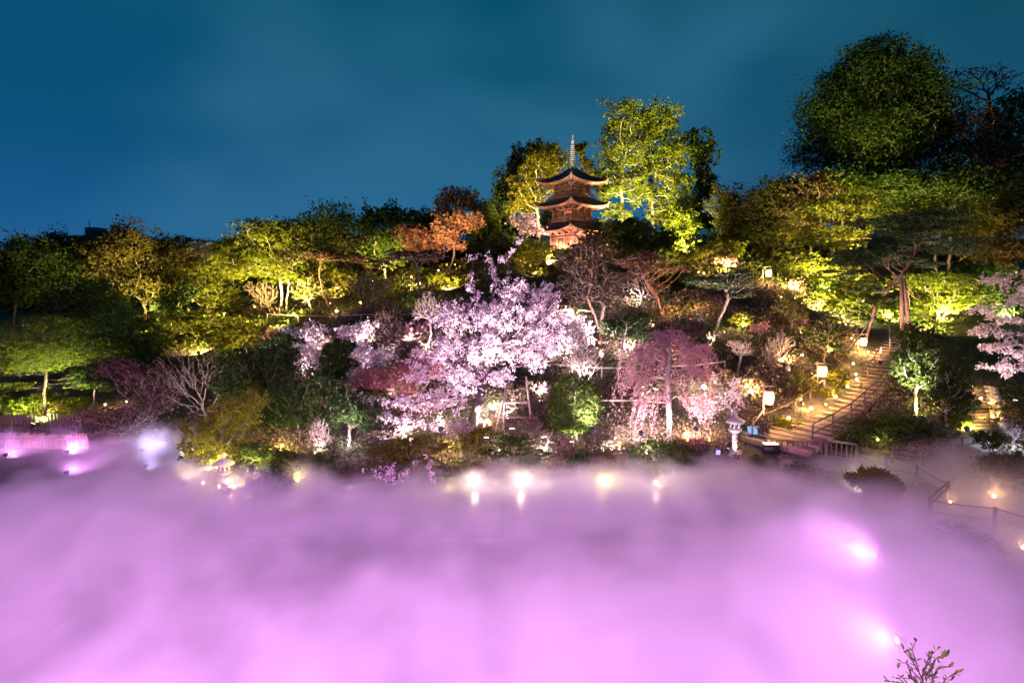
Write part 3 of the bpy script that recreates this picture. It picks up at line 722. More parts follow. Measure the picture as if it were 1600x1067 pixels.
HOUS = MB().lathe([(.06, -.16), (.12, -.14), (.14, .1), (.13, .12)], 12).mesh('housing', M_BLACK)
LENSM = {}
def spot(loc, aim, col, power, label, size=100, group=None, s=1.0, rad=.15, blend=.8, dz=.35, lens_s=10, cat='spotlight'):
    """a flood lamp on a stake: housing, lens, stake and its light"""
    loc = Vector(loc) + Vector((0, 0, dz)); root = empty('garden_spotlight', loc, label, cat, group)
    e = (Vector(aim) - loc).to_track_quat('Z', 'Y').to_euler()
    h = link('housing', HOUS, root); h.rotation_euler = e; h.scale = (s, s, s)
    k = (col, lens_s)
    if k not in LENSM: LENSM[k] = MB().lathe([(.12, .121), (.115, .14), (.06, .15)], 12).mesh('lens', lens(col, lens_s))
    q = link('lens', LENSM[k], root); q.rotation_euler = e; q.scale = (s, s, s)
    MB().tube([(0, 0, -dz - .1), (0, 0, -.08)], .02, 5).build('stake', M_BLACK, root)
    d = (Vector(aim) - loc).normalized()
    e2 = d.to_track_quat('-Z', 'Y').to_euler(); light(root, d * .22 * s, vary(col, loc), power * KP.get(col, 1), rad, e2, size, blend)
    return root
GLOB = {}
def globe(loc, col, label, r=.1, power=0, group=None, s=14, h=.3, cat='garden lamp', off=None):
    """small stake lamp with a glowing globe"""
    root = empty('garden_lamp', loc, label, cat, group); key = (col, round(r, 3), s)
    if key not in GLOB: GLOB[key] = MB().lathe([(.35 * r, -.9 * r), (.8 * r, -.55 * r), (r, 0), (.8 * r, .55 * r), (.35 * r, .9 * r)], 10).mesh('globe', lens(col, s), True)
    link('globe', GLOB[key], root, (0, 0, h)); MB().tube([(0, 0, -.1), (0, 0, h - r * .8)], .018, 5).build('stake', M_BLACK, root)
    if power: light(root, (0, -.05, h + r * 1.6 + .05) if off is None else off, col, power * (2.0 if col == WARM else 1.2), r * .8)
    return root
# paper lanterns on posts
M_PAPER = bpy.data.materials.new('lantern_paper'); M_PAPER.use_nodes = True; t = M_PAPER.node_tree; t.nodes.clear()
e_ = N(t, 'ShaderNodeEmission'); e_.inputs[0].default_value = (1, .74, .36, 1); e_.inputs[1].default_value = 2.6; o2 = N(t, 'ShaderNodeOutputMaterial'); t.links.new(e_.outputs[0], o2.inputs[0]); M_PAPER.cycles.emission_sampling = 'NONE'
def paper_lantern(pole_u, vb, vt, lu, lv, Y, label, power, r=.24, hh=.62):
    b = P3(pole_u, vb, Y); b = Vector((b.x, Y, H(b.x, Y))); top = P3(pole_u, vt, Y); L = P3(lu, lv, Y)
    root = empty('paper_lantern', b, label, 'lantern post')
    MB().tube([(0, 0, -.3), top - b], .055, 8).build('post', M_BAMBOO, root)
    arm = top - b - Vector((0, 0, .12)); end = Vector((L.x - b.x, -.02, arm.z)); ext = 1 if end.x > 0 else -1
    MB().beam(arm - Vector((.15 * ext, 0, 0)), end + Vector((.2 * ext, 0, 0)), .05, .05).build('arm', M_BAMBOO, root)
    MB().beam(end + Vector((-.3, 0, .04)), end + Vector((.3, 0, .04)), .34, .03).build('rain_board', M_FENCE, root)
    c = L - b
    MB().tube([c + Vector((0, 0, hh / 2)), Vector((c.x, c.y, arm.z))], .012, 5).build('hook', M_BLACK, root)
    p = MB(); prof = [(.1, -hh / 2)]
    for i in range(9): z = -hh / 2 + .03 + i * (hh - .06) / 8; prof.append((r * (.80 + .2 * math.sin(math.pi * i / 8)) * (1 if i % 2 else .965), z))
    prof.append((.1, hh / 2)); p.lathe(prof, 16, c); pp = p.build('paper_shade', M_PAPER, root, smooth=True)
    for z in (-hh / 2, hh / 2): MB().lathe([(r * .8, -.02), (r * .8, .02)], 14, c + Vector((0, 0, z))).build('ring', M_PAPER_FRAME, pp)
    st_ = Vector((-.75 * ext, -.05, top.z - b.z - .95)); MB().tube([Vector((-.9 * ext, 0, .2)), Vector((0, 0, (top - b).z * .55))], .035, 6).build('brace', M_BAMBOO, root)
    light(root, c + Vector((0, -r - .12, -.05)), WARM, power * 1.8, .15); light(root, c + Vector((0, r + .12, -.1)), WARM, power, .15)
paper_lantern(1193, 682, 600, 1201, 621, 30.5, 'glowing paper lantern on a bamboo post nearest the stone lantern', 260, .29, .74)
paper_lantern(1277, 612, 565, 1285, 580, 36, 'glowing paper lantern on a bamboo post midway up the slope by the stairs', 260, .29, .7)
paper_lantern(1340, 560, 520, 1349, 534, 42.5, 'glowing paper lantern at the left edge of the upper stairs', 300, .26, .62)
paper_lantern(1192, 455, 415, 1201, 427, 56, 'distant glowing paper lantern high on the slope among yellow maples', 500, .3, .7)
# ---------------------------------------------------------------- trees and shrubs
def tr(name, label, cat, base, crowns, leaf='mid', Y=None, **kw):
    if isinstance(base, tuple):
        g = G(*base); Y = g.y; return tree(name, label, cat, g, Y, crowns, leaf, **kw)
    return tree(name, label, cat, base, Y, crowns, leaf, **kw)
B = 'evergreen_tree'
# skyline, from left to right
tr(B, 'black-green tree mass at the far left edge of the skyline', 'tree', 20, [(15, 430, 60, 60), (40, 395, 40, 26)], 'deep', 62, lobes=10)
tr(B, 'dark round-topped tree left of the tall olive lit tree', 'tree', 95, [(95, 420, 55, 55), (85, 385, 30, 20)], 'deep', 66, lobes=10)
tr(B, 'dark shadowed tree filling the gap behind the left maple', 'tree', 150, [(150, 480, 60, 50), (110, 500, 50, 40)], 'deep', 52, lobes=10, dens=.8)
tr(B, 'unlit tree sloping down towards the left bank', 'tree', 200, [(195, 525, 55, 60), (225, 580, 45, 45)], 'deep', 46, lobes=10, dens=.8)
tr('zelkova_tree', 'broad olive tree lit from below on the left skyline', 'tree', 230, [(200, 398, 72, 46), (265, 410, 50, 42), (170, 400, 40, 38), (250, 450, 55, 35)], 'olive', 64, lobes=20, lobe=.32, dens=1.0, tw=16)
tr('cherry_tree', 'small pale pink cherry peeping over the left skyline', 'tree', 305, [(300, 386, 28, 16), (330, 395, 18, 12)], 'blossom', 82, kind='cherry', dens=.5)
tr(B, 'thin dark trees behind the pale pink skyline cherry', 'tree', 320, [(290, 385, 60, 16), (345, 400, 35, 22)], 'mid', 92, lobes=9)
tr('maple_tree', 'yellow-green maple between the two broad lit trees on the left', 'tree', 330, [(320, 430, 55, 34), (290, 460, 40, 25), (350, 465, 30, 25)], 'gold', 66, kind='layer', lobes=16)
tr('zelkova_tree', 'great spreading green tree with forked lit trunk on the left slope', 'tree', (438, 491), [(425, 372, 72, 36), (372, 405, 48, 34), (480, 400, 40, 30), (425, 420, 62, 26)], 'leafy', lobes=26, lobe=.34, trunk=[(440, 458), (436, 430)], tw=22, dens=1.2, bark=M_PALE)
tr('zelkova_tree', 'second leaning trunk and thin crown against the great spreading tree', 'tree', (446, 492), [(455, 395, 35, 30)], 'olive', trunk=[(449, 462), (452, 435)], tw=11, bark=M_PALE, lobes=6)
tr(B, 'mid-height green trees behind the conifer on the skyline', 'tree', 520, [(520, 352, 52, 30), (490, 365, 30, 25)], 'mid', 92, lobes=14)
tr('cedar_tree', 'small pointed dark conifer breaking the skyline', 'tree', 577, [(577, 345, 13, 30), (577, 360, 20, 22)], 'deep', 96, lobes=8)
tr(B, 'dark low tree on the skyline right of the pointed conifer', 'tree', 620, [(610, 345, 36, 26), (645, 350, 30, 22)], 'deep', 98, lobes=12)
tr(B, 'darkest skyline tree behind the orange-lit cherry', 'tree', 680, [(668, 350, 28, 24), (690, 360, 30, 30)], 'deep', 96, lobes=10)
tr('maple_tree', 'rusty brown maple on the skyline left of the orange cherry', 'tree', 640, [(640, 375, 42, 24), (670, 385, 30, 18)], 'rust', 84, kind='broad', dens=.7, lobes=12)
tr(B, 'shadowy green tree under the skyline behind the pollarded pine', 'tree', 560, [(550, 385, 60, 26), (530, 410, 35, 22)], 'olive', 80, lobes=14)
tr('maple_tree', 'fresh lime green maple glowing mid slope below the conifer', 'tree', 604, [(598, 385, 30, 24), (585, 405, 25, 16), (615, 405, 22, 16)], 'fresh', 70, lobes=14, tw=7, dens=.9, bark=M_PALE)
tr('cherry_tree', 'orange-lit leafy cherry on the brow below the bare treetops', 'tree', 703, [(712, 350, 42, 24), (700, 372, 32, 20), (735, 345, 25, 18)], 'rust', 80, kind='cherry', dens=1.0, lp=4.5)
tr('bare_tree', 'leafless brown treetop above the orange-lit cherry', 'tree', 712, [(705, 312, 28, 16), (730, 315, 28, 16), (690, 325, 20, 14)], 'brown', 96, kind='bare', dens=.8, tip=.05)
tr(B, 'dark evergreen on the left flank of the yellow-lit camphor', 'tree', 790, [(793, 300, 22, 45), (780, 330, 25, 40), (810, 255, 22, 30), (835, 240, 30, 20)], 'deep', 102, lobes=18, lobe=.4)
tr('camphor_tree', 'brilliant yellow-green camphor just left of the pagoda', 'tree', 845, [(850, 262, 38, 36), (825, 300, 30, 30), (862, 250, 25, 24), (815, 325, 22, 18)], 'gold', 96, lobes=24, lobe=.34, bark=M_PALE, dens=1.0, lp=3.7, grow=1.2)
tr('camphor_tree', 'slim yellow-topped tree rising behind the pagoda spire', 'tree', 912, [(910, 232, 16, 14), (915, 260, 18, 20)], 'gold', 100, lobes=7, dens=.7)
tr('camphor_tree', 'tall lit camphor nearest the pagoda with a straight bare trunk', 'tree', 972, [(975, 190, 40, 38), (962, 240, 34, 36), (955, 290, 30, 36), (995, 290, 26, 34), (940, 285, 16, 30), (1000, 235, 26, 40), (960, 330, 26, 18)], 'leafy', 92, lobes=46, lobe=.36, trunk=[(972, 330), (971, 285), (974, 240)], tw=9, bark=M_PALE, dens=.75, lp=3.7, grow=1.04)
tr('camphor_tree', 'tallest lit camphor with the twisted pale limbs right of its twin', 'tree', 1024, [(1035, 190, 40, 36), (1050, 240, 36, 40), (1025, 260, 30, 34), (1060, 300, 34, 38), (1020, 305, 26, 26), (1040, 335, 36, 20), (1010, 200, 24, 34)], 'leafy', 93, lobes=50, lobe=.36, trunk=[(1020, 335), (1018, 300), (1028, 262)], tw=9, bark=M_PALE, dens=.75, lp=3.7, grow=1.04)
tr('camphor_tree', 'dark shaded camphor at the right end of the tall pair', 'tree', 1090, [(1096, 240, 24, 36), (1098, 295, 24, 34), (1078, 330, 26, 24), (1080, 215, 14, 16)], 'mid', 97, lobes=18, lobe=.4)
tr('camellia_tree', 'yellow-lit low tree filling the foot of the tall camphors', 'tree', 1075, [(1070, 350, 30, 24), (1055, 375, 32, 18)], 'leafy', 88, lobes=10)
tr(B, 'glossy green bush at the foot of the tall camphors', 'bush', 985, [(965, 368, 32, 26), (1005, 372, 34, 28), (1035, 385, 25, 25)], 'mid', 78, lobes=14, dens=1.1)
tr('cherry_tree', 'creamy weeping cherry beside the left eaves of the pagoda', 'tree', 822, [(820, 346, 26, 14), (826, 360, 24, 12)], 'blossom', 82, kind='cherry', dens=1.0)
tr('azalea_bush', 'rounded yellow-lit bush below the pagoda left corner', 'bush', 840, [(838, 392, 34, 18), (815, 400, 22, 14)], 'gold', 74, lobes=10)
tr(B, 'dark pine-like tree in front of the lower pagoda roof', 'tree', 935, [(935, 372, 34, 26), (915, 392, 28, 16)], 'olive', 70, lobes=10, dens=.8)
tr(B, 'dusky olive tree right of the tall camphors, on the brow', 'tree', 1140, [(1140, 325, 36, 34), (1160, 365, 42, 34)], 'olive', 86, lobes=16)
tr(B, 'bulky dark tree below the giant round tree on its left', 'tree', 1210, [(1195, 318, 42, 36), (1225, 300, 34, 26), (1210, 365, 50, 34)], 'olive', 80, lobes=20)
tr(B, 'brown-green tree touching the foot of the giant round tree', 'tree', 1265, [(1262, 295, 38, 26), (1290, 290, 30, 24), (1250, 340, 45, 30)], 'brown', 78, lobes=16)
tr('oak_tree', 'giant dark round evergreen oak towering on the right', 'tree', 1350, [(1368, 120, 72, 48), (1368, 168, 106, 60), (1368, 225, 116, 54), (1420, 190, 66, 60)], 'deep', 84, lobes=110, lobe=.30, lp=3.8, dens=1.7, tw=26)
tr('bare_tree', 'leafless tree reaching up at the right edge of the sky', 'tree', 1545, [(1530, 125, 48, 22), (1570, 130, 36, 22), (1500, 140, 25, 20)], 'brown', 92, kind='bare', dens=.3, tip=.04)
tr(B, 'black-green tree at the right edge under the leafless branches', 'tree', 1570, [(1580, 190, 40, 45), (1545, 250, 55, 40), (1590, 270, 40, 50)], 'deep', 88, lobes=22, lobe=.35)
tr('bare_tree', 'reddish twiggy tree in front of the right-hand evergreens', 'tree', 1530, [(1525, 200, 45, 40), (1560, 235, 40, 30)], 'brown', 78, kind='bare', dens=1.2, tip=.04)
tr(B, 'dark tree under the right flank of the giant oak', 'tree', 1480, [(1480, 290, 48, 36), (1530, 300, 44, 36), (1420, 290, 40, 24)], 'deep', 74, lobes=18)
# the lit maples of the right slope
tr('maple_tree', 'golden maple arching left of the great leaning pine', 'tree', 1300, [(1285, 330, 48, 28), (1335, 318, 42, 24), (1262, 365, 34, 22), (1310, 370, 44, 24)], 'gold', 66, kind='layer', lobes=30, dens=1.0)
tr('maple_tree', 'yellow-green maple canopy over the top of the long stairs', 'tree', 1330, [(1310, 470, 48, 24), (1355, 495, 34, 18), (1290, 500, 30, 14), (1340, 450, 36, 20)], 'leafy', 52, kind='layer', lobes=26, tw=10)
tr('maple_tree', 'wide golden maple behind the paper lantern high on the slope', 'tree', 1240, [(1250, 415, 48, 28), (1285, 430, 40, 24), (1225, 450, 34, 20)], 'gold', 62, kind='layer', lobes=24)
tr('maple_tree', 'dim green maple crown behind the pine boughs', 'tree', 1470, [(1450, 330, 60, 34), (1505, 350, 44, 34), (1400, 345, 45, 26)], 'leafy', 64, kind='layer', lobes=28)
tr('maple_tree', 'lit green maple just right of the pine props', 'tree', 1470, [(1460, 440, 50, 24), (1490, 470, 44, 22), (1440, 480, 36, 18)], 'leafy', 54, kind='layer', lobes=24)
tr('maple_tree', 'olive tree at the right edge above the blossom', 'tree', 1570, [(1565, 340, 50, 40), (1560, 395, 50, 30)], 'olive', 68, kind='broad', lobes=18)
tr(B, 'dark bush behind the right-hand blossom', 'bush', 1540, [(1530, 430, 40, 24), (1580, 450, 40, 30), (1540, 500, 50, 40)], 'deep', 58, lobes=14)
tr('pine_tree', 'great leaning red pine with layered boughs over the stairs', 'tree', 1352, [(1352, 402, 48, 18), (1405, 376, 52, 20), (1480, 385, 54, 18), (1322, 428, 30, 12, -2), (1450, 345, 58, 18), (1395, 350, 44, 15), (1430, 410, 36, 12), (1358, 452, 24, 9)], 'pine', 44.5, kind='layer', flat=.55, lobes=44, lobe=.36, grow=1.2, dens=1.7, lp=4.2,
   trunk=[(1368, 478), (1388, 452), (1408, 432), (1422, 408), (1434, 388)], tw=14, bark=M_REDBARK, att=60)
tr('oak_tree', 'thick leaning bare trunk beside the third paper lantern', 'tree', (1318, 560), [(1375, 470, 24, 12)], 'mid', trunk=[(1330, 545), (1352, 512), (1368, 490)], tw=14, lobes=4)
# slope, middle band
tr('pine_tree', 'flat-topped pine with pink-lit slanting trunk right of centre', 'tree', (1116, 522), [(1128, 446, 42, 10), (1150, 430, 30, 8), (1100, 440, 28, 8), (1150, 462, 22, 6)], 'pine', kind='layer', flat=.55, lobes=44, lobe=.36, grow=1.2, dens=1.4, trunk=[(1128, 490), (1138, 468), (1135, 455)], tw=11, bark=M_PALE)
tr('pine_tree', 'dark pine with twin forked trunks right of the great cherry', 'tree', (942, 545), [(925, 392, 40, 12), (905, 412, 32, 10), (950, 408, 34, 10), (930, 375, 26, 9)], 'brown', kind='layer', flat=.6, lobes=22, lobe=.36, grow=1.2, dens=.8, trunk=[(932, 500), (918, 465), (925, 430)], tw=10, bark=M_REDBARK, att=90, lp=4)
tr('bare_tree', 'purple-tinged leafless tree tangled in front of the forked pine', 'tree', (936, 545), [(915, 440, 50, 34), (960, 450, 34, 30), (890, 410, 30, 20)], 'brown', kind='bare', trunk=[(940, 500), (945, 460)], tw=6, dens=.6, tip=.03)
tr('pine_tree', 'reddish pine with a curved trunk left of the pink-trunked pine', 'tree', (1034, 496), [(1000, 412, 42, 13), (1035, 420, 32, 10), (975, 432, 26, 9), (1015, 396, 26, 9)], 'brown', kind='layer', flat=.6, lobes=22, lobe=.36, grow=1.2, dens=.8, trunk=[(1026, 465), (1010, 440), (1003, 425)], tw=9, bark=M_REDBARK, att=90, lp=4)
tr('bare_tree', 'low tangle of bare mauve branches between the two reddish pines', 'tree', (1000, 480), [(990, 440, 40, 22), (1020, 455, 30, 16)], None, kind='bare', tw=4, tip=.03)
tr('pollarded_tree', 'pollarded tree with dark umbrella crown and orange-lit curved trunk', 'tree', (518, 486), [(502, 398, 32, 11), (525, 402, 22, 9)], 'brown', kind='layer', flat=.6, lobes=22, lobe=.36, grow=1.2, dens=1.4, trunk=[(505, 460), (499, 430), (501, 408)], tw=7, bark=M_REDBARK)
tr('pollarded_tree', 'small umbrella pine right of the orange-lit curved trunk', 'tree', (600, 470), [(555, 405, 32, 12), (590, 412, 24, 10)], 'brown', kind='layer', flat=.6, lobes=22, lobe=.36, grow=1.2, dens=.8, trunk=[(588, 445), (572, 420)], tw=6, bark=M_REDBARK, Y=None)
tr('cherry_tree', 'mauve umbrella-shaped tree with a thin curved trunk above the rail', 'tree', (662, 500), [(650, 402, 42, 13), (630, 396, 24, 9), (672, 398, 24, 10)], 'brown', kind='layer', flat=.6, lobes=22, lobe=.36, grow=1.2, dens=.8, trunk=[(655, 460), (652, 425)], tw=7, bark=M_DARKBARK, att=80)
tr('bare_tree', 'white-lit bare sapling under the mauve umbrella-shaped tree', 'tree', (668, 545), [(672, 480, 22, 26), (655, 490, 16, 16)], None, kind='bare', trunk=[(674, 520), (670, 495)], tw=4, bark=M_PALE, tip=.03)
tr('bare_tree', 'yellow-lit branching tree below the umbrella pines', 'tree', (580, 488), [(578, 448, 34, 20), (560, 458, 22, 14), (600, 455, 20, 14)], 'gold', kind='bare', dens=.5, tw=4, bark=M_PALE, tip=.03)
tr('bare_tree', 'yellow-lit slender tree left of the orange-lit curved trunk', 'tree', (488, 488), [(480, 448, 28, 24), (470, 462, 16, 14)], 'gold', kind='bare', dens=.5, tw=4, bark=M_PALE, tip=.03)
tr('maple_tree', 'yellow bush glowing between the umbrella pines', 'bush', 530, [(528, 432, 20, 16), (545, 440, 18, 14)], 'gold', 72, lobes=6)
tr('maple_tree', 'yellow glowing bush beside the cluster of globe lamps', 'bush', 700, [(702, 440, 26, 14), (680, 436, 18, 10)], 'gold', 68, lobes=7)
tr('azalea_bush', 'lit hedge-like bush left of the globe lamp cluster', 'bush', 620, [(612, 440, 24, 10), (655, 425, 26, 10)], 'gold', 74, lobes=7)
tr('azalea_bush', 'yellow clipped bushes on the brow below the pagoda', 'bush', 890, [(880, 425, 34, 10), (850, 420, 20, 8)], 'gold', 68, lobes=7)
tr('azalea_bush', 'round topped yellow bush right of the glossy green bush', 'bush', 1095, [(1090, 398, 28, 14), (1130, 392, 34, 16), (1060, 405, 20, 10)], 'gold', 70, lobes=10)
tr('cherry_tree', 'pink-lit low cherry by the small lamp below the dusky trees', 'tree', 1135, [(1132, 410, 26, 8)], 'pinkb', 66, kind='cherry')
tr('camellia_bush', 'bright green bush in front of the glossy bush', 'bush', 1040, [(1036, 420, 26, 20), (1045, 400, 18, 14)], 'fresh', 66, lobes=8)
tr('camellia_bush', 'green bush at the foot of the reddish pines', 'bush', 1068, [(1062, 470, 20, 16), (1080, 462, 14, 12)], 'mid', 54, lobes=6)
tr('azalea_bush', 'dark low bush under the forked pine', 'bush', 1095, [(1060, 440, 36, 16), (1010, 470, 24, 12)], 'deep', 60, lobes=6)
# left slope
tr('maple_tree', 'shaded olive maple between the broad tree and the bare thorn', 'tree', 300, [(290, 500, 50, 26), (335, 510, 46, 26), (260, 530, 30, 22), (320, 545, 50, 22)], 'leafy', 56, kind='layer', lobes=26, dens=.9)
tr(B, 'black bush between the lit trees of the left slope', 'bush', 262, [(262, 480, 26, 30), (290, 460, 20, 20)], 'deep', 60, lobes=7)
tr('maple_tree', 'warm lit shrubs beside the lamp on the left slope', 'shrub', 375, [(375, 520, 30, 22), (350, 535, 30, 18)], 'gold', 50, lobes=9)
tr('bare_tree', 'reddish leafless shrub left of the great spreading trunk', 'shrub', (425, 495), [(412, 458, 22, 22), (395, 450, 14, 14)], None, kind='bare', tw=2.5, tip=.03)
tr('camellia_tree', 'large black-green camellia above the olive thicket on the left', 'tree', (400, 680), [(385, 570, 50, 30), (435, 560, 42, 32), (365, 600, 36, 26), (410, 610, 44, 28)], 'deep', lobes=22)
tr('camellia_tree', 'broad dark camellia with short trunk by the yellow-lit ground', 'tree', (467, 700), [(455, 620, 48, 32), (495, 600, 28, 30), (480, 650, 42, 24), (430, 650, 34, 26)], 'deep', lobes=20, tw=7, trunk=[(468, 680)])
tr('camellia_tree', 'dark camellia with red flowers right of the white-lit bare stem', 'tree', (545, 705), [(545, 640, 40, 26), (570, 660, 30, 20), (525, 610, 24, 20)], 'deep', lobes=14)
tr('clipped_shrub', 'dark globe-shaped shrub in the middle of the white-lit blossom', 'shrub', (533, 592), [(533, 562, 27, 28)], 'deep', kind='shell', dens=1.3)
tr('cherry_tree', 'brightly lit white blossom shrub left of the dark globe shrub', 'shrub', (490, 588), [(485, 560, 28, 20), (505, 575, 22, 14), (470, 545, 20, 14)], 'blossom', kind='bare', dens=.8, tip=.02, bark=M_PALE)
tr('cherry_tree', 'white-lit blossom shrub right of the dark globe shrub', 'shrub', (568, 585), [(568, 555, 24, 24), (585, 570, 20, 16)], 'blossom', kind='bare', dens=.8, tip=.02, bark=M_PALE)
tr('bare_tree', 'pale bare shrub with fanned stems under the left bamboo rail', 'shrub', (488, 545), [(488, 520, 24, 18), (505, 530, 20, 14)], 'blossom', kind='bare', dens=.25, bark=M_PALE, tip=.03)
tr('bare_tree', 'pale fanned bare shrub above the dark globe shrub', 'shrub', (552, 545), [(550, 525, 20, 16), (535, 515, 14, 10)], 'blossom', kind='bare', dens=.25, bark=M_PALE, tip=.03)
tr('bare_tree', 'pink-lit bare shrub below the right end of the left rail', 'shrub', (615, 560), [(612, 525, 26, 24), (640, 540, 20, 16)], 'brown', kind='bare', dens=.6, bark=M_PALE, tip=.03)
tr('bare_tree', 'reddish dense bare shrub rising through the left bamboo rail', 'shrub', (610, 530), [(608, 495, 20, 22)], 'brown', kind='bare', dens=.9, tip=.03)
tr('cherry_tree', 'small magenta flowering shrub by the warm lit hollow', 'shrub', (425, 532), [(423, 520, 14, 9)], 'pinkb', kind='cherry')
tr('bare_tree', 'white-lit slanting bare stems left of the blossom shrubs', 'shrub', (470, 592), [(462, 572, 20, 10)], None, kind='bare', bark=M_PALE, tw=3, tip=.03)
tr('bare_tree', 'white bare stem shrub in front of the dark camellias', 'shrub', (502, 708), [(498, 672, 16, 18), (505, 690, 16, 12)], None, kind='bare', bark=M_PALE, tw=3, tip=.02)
tr('azalea_bush', 'green-grey bush under the pink maple on its left', 'bush', (590, 650), [(575, 622, 30, 18), (560, 640, 20, 14)], 'mid', lobes=8)
tr('maple_tree', 'low spreading rose-red maple left of the great cherry', 'tree', (640, 650), [(600, 592, 46, 15), (650, 578, 44, 18), (560, 600, 26, 8), (628, 606, 40, 12), (668, 560, 26, 14)], 'rose', kind='bare', lobes=26, tip=.012, dens=3.2, lp=3.0, shrub=True)
# left bank
tr('maple_tree', 'wide tiered green maple leaning over the left water', 'tree', (70, 662), [(70, 520, 72, 40), (75, 555, 92, 34), (20, 560, 50, 34), (150, 552, 30, 9), (150, 602, 40, 9), (20, 605, 44, 9)], 'fresh', kind='layer', flat=.5, lobes=80, lobe=.40, trunk=[(70, 630), (72, 585), (75, 540)], tw=6, dens=.55, lp=4.6)
tr('yew_bush', 'glowing lime undergrowth behind the left maple trunk', 'undergrowth', 30, [(30, 632, 40, 16), (80, 628, 40, 18), (120, 632, 30, 14)], 'fresh', 38.5, lobes=14, dens=.9)
tr(B, 'dark thick bare trunk at the end of the left bank', 'tree', (146, 652), [(150, 590, 44, 18), (190, 600, 30, 16)], 'deep', trunk=[(146, 635), (148, 612)], tw=12, lobes=8)
tr('bare_tree', 'mauve thicket hanging over the water right of the log piling', 'shrub', (190, 690), [(175, 655, 50, 22), (225, 640, 44, 26), (140, 650, 40, 16), (250, 670, 26, 18)], 'brown', kind='bare', dens=1.2, tip=.012, lp=3.6)
tr('bare_tree', 'dusky leafless shrub with faint pink buds behind the mauve thicket', 'shrub', (240, 660), [(225, 590, 44, 26), (250, 620, 34, 24), (190, 575, 34, 20)], 'brown', kind='bare', dens=1.1, tip=.014)
tr('bare_tree', 'crooked bare thorn tree with many limbs on the left point', 'tree', (322, 660), [(290, 590, 40, 30), (345, 590, 36, 30), (262, 560, 24, 16), (310, 555, 34, 16), (375, 560, 20, 16), (270, 620, 20, 16)], None, kind='bare', shrub=True, tw=4, bark=M_BARK, tip=.014)
tr('willow_shrub', 'airy olive thicket spilling from the left point to the water', 'shrub', (345, 735), [(335, 665, 46, 30), (370, 640, 40, 34), (310, 700, 40, 24), (365, 700, 44, 24), (395, 625, 28, 24)], 'gold', kind='bare', dens=3.2, tip=.010, lp=4)
tr('willow_shrub', 'golden airy shrub in front of the black-green camellia', 'shrub', (400, 690), [(395, 620, 28, 30), (380, 655, 28, 20)], 'gold', kind='bare', dens=2.0, tip=.012, tw=4)
tr('azalea_bush', 'bright yellow-lit bush at the water on the left point', 'bush', (395, 786), [(393, 766, 24, 18)], 'gold', lobes=7)
tr('azalea_bush', 'smaller yellow-lit bush with a lamp at its foot', 'bush', (465, 776), [(465, 756, 17, 15)], 'gold', lobes=6)
tr('azalea_bush', 'rust tinged dark bush between the two yellow-lit bushes', 'bush', (430, 778), [(428, 746, 24, 26)], 'deep', lobes=7)
tr('camellia_bush', 'leafy dark shrubs under the broad camellia at the shore', 'bush', (440, 745), [(435, 718, 34, 20), (395, 705, 28, 18), (485, 725, 36, 20)], 'mid', lobes=12)
# shore, middle
tr('maple_tree', 'flat olive maple spreading along the shore below the great cherry', 'tree', (640, 735), [(600, 702, 44, 10), (650, 690, 44, 12), (690, 700, 30, 9), (620, 718, 46, 9)], 'gold', kind='layer', lobes=22, dens=.9)
tr('camellia_bush', 'yellow-lit green mound beside the foot of the twin white stems', 'bush', (735, 725), [(742, 690, 30, 15), (755, 675, 26, 12)], 'gold', lobes=8)
tr('bare_tree', 'pair of pink-white bare stems at the foot of the great cherry', 'tree', (722, 722), [(708, 668, 24, 22), (730, 672, 18, 18)], None, kind='bare', trunk=[(720, 700)], bark=M_PALE, tw=5, tip=.014)
tr('pine_tree', 'small spreading pine with tiered pads at the misty shore', 'tree', (800, 738), [(800, 690, 36, 11), (830, 708, 28, 9), (775, 708, 26, 8), (815, 722, 34, 9)], 'mid', kind='layer', flat=.55, lobes=44, lobe=.36, grow=1.2, dens=1.5)
tr('azalea_bush', 'deep teal green shrub under the clipped round tree', 'shrub', (905, 742), [(905, 722, 26, 20)], 'deep', lobes=6)
tr('azalea_bush', 'brownish upright shrub right of the teal green shrub', 'shrub', (940, 738), [(938, 715, 22, 20)], 'brown', lobes=6)
tr('azalea_bush', 'wide dark clipped mound at the misty shore under the weeping cherry', 'bush', (1035, 738), [(1035, 714, 46, 20)], 'mid', kind='shell', dens=1.2)
tr('clipped_tree', 'dense rounded evergreen standing on a white trunk at centre', 'tree', (901, 692), [(897, 630, 36, 40), (897, 652, 34, 18)], 'mid', kind='shell', dens=1.2, trunk=[(900, 665)], tw=7, bark=M_PALE)
tr('camellia_tree', 'dark camellia on a white trunk behind the weeping cherry', 'tree', (974, 562), [(985, 505, 34, 22), (960, 512, 24, 16), (1000, 520, 22, 14)], 'deep', lobes=14, trunk=[(974, 535)], tw=5, bark=M_PALE)
tr('bare_tree', 'white-lit bare shrub of upright stems between cherry and camellia', 'shrub', (912, 602), [(908, 565, 26, 22), (925, 560, 16, 20)], None, kind='bare', bark=M_PALE, tw=3, tip=.022)
tr('bare_tree', 'silvery brush behind the clipped round tree', 'shrub', (905, 560), [(905, 520, 24, 28), (890, 540, 24, 20)], 'blossom', kind='bare', dens=.6, bark=M_PALE, tip=.015)

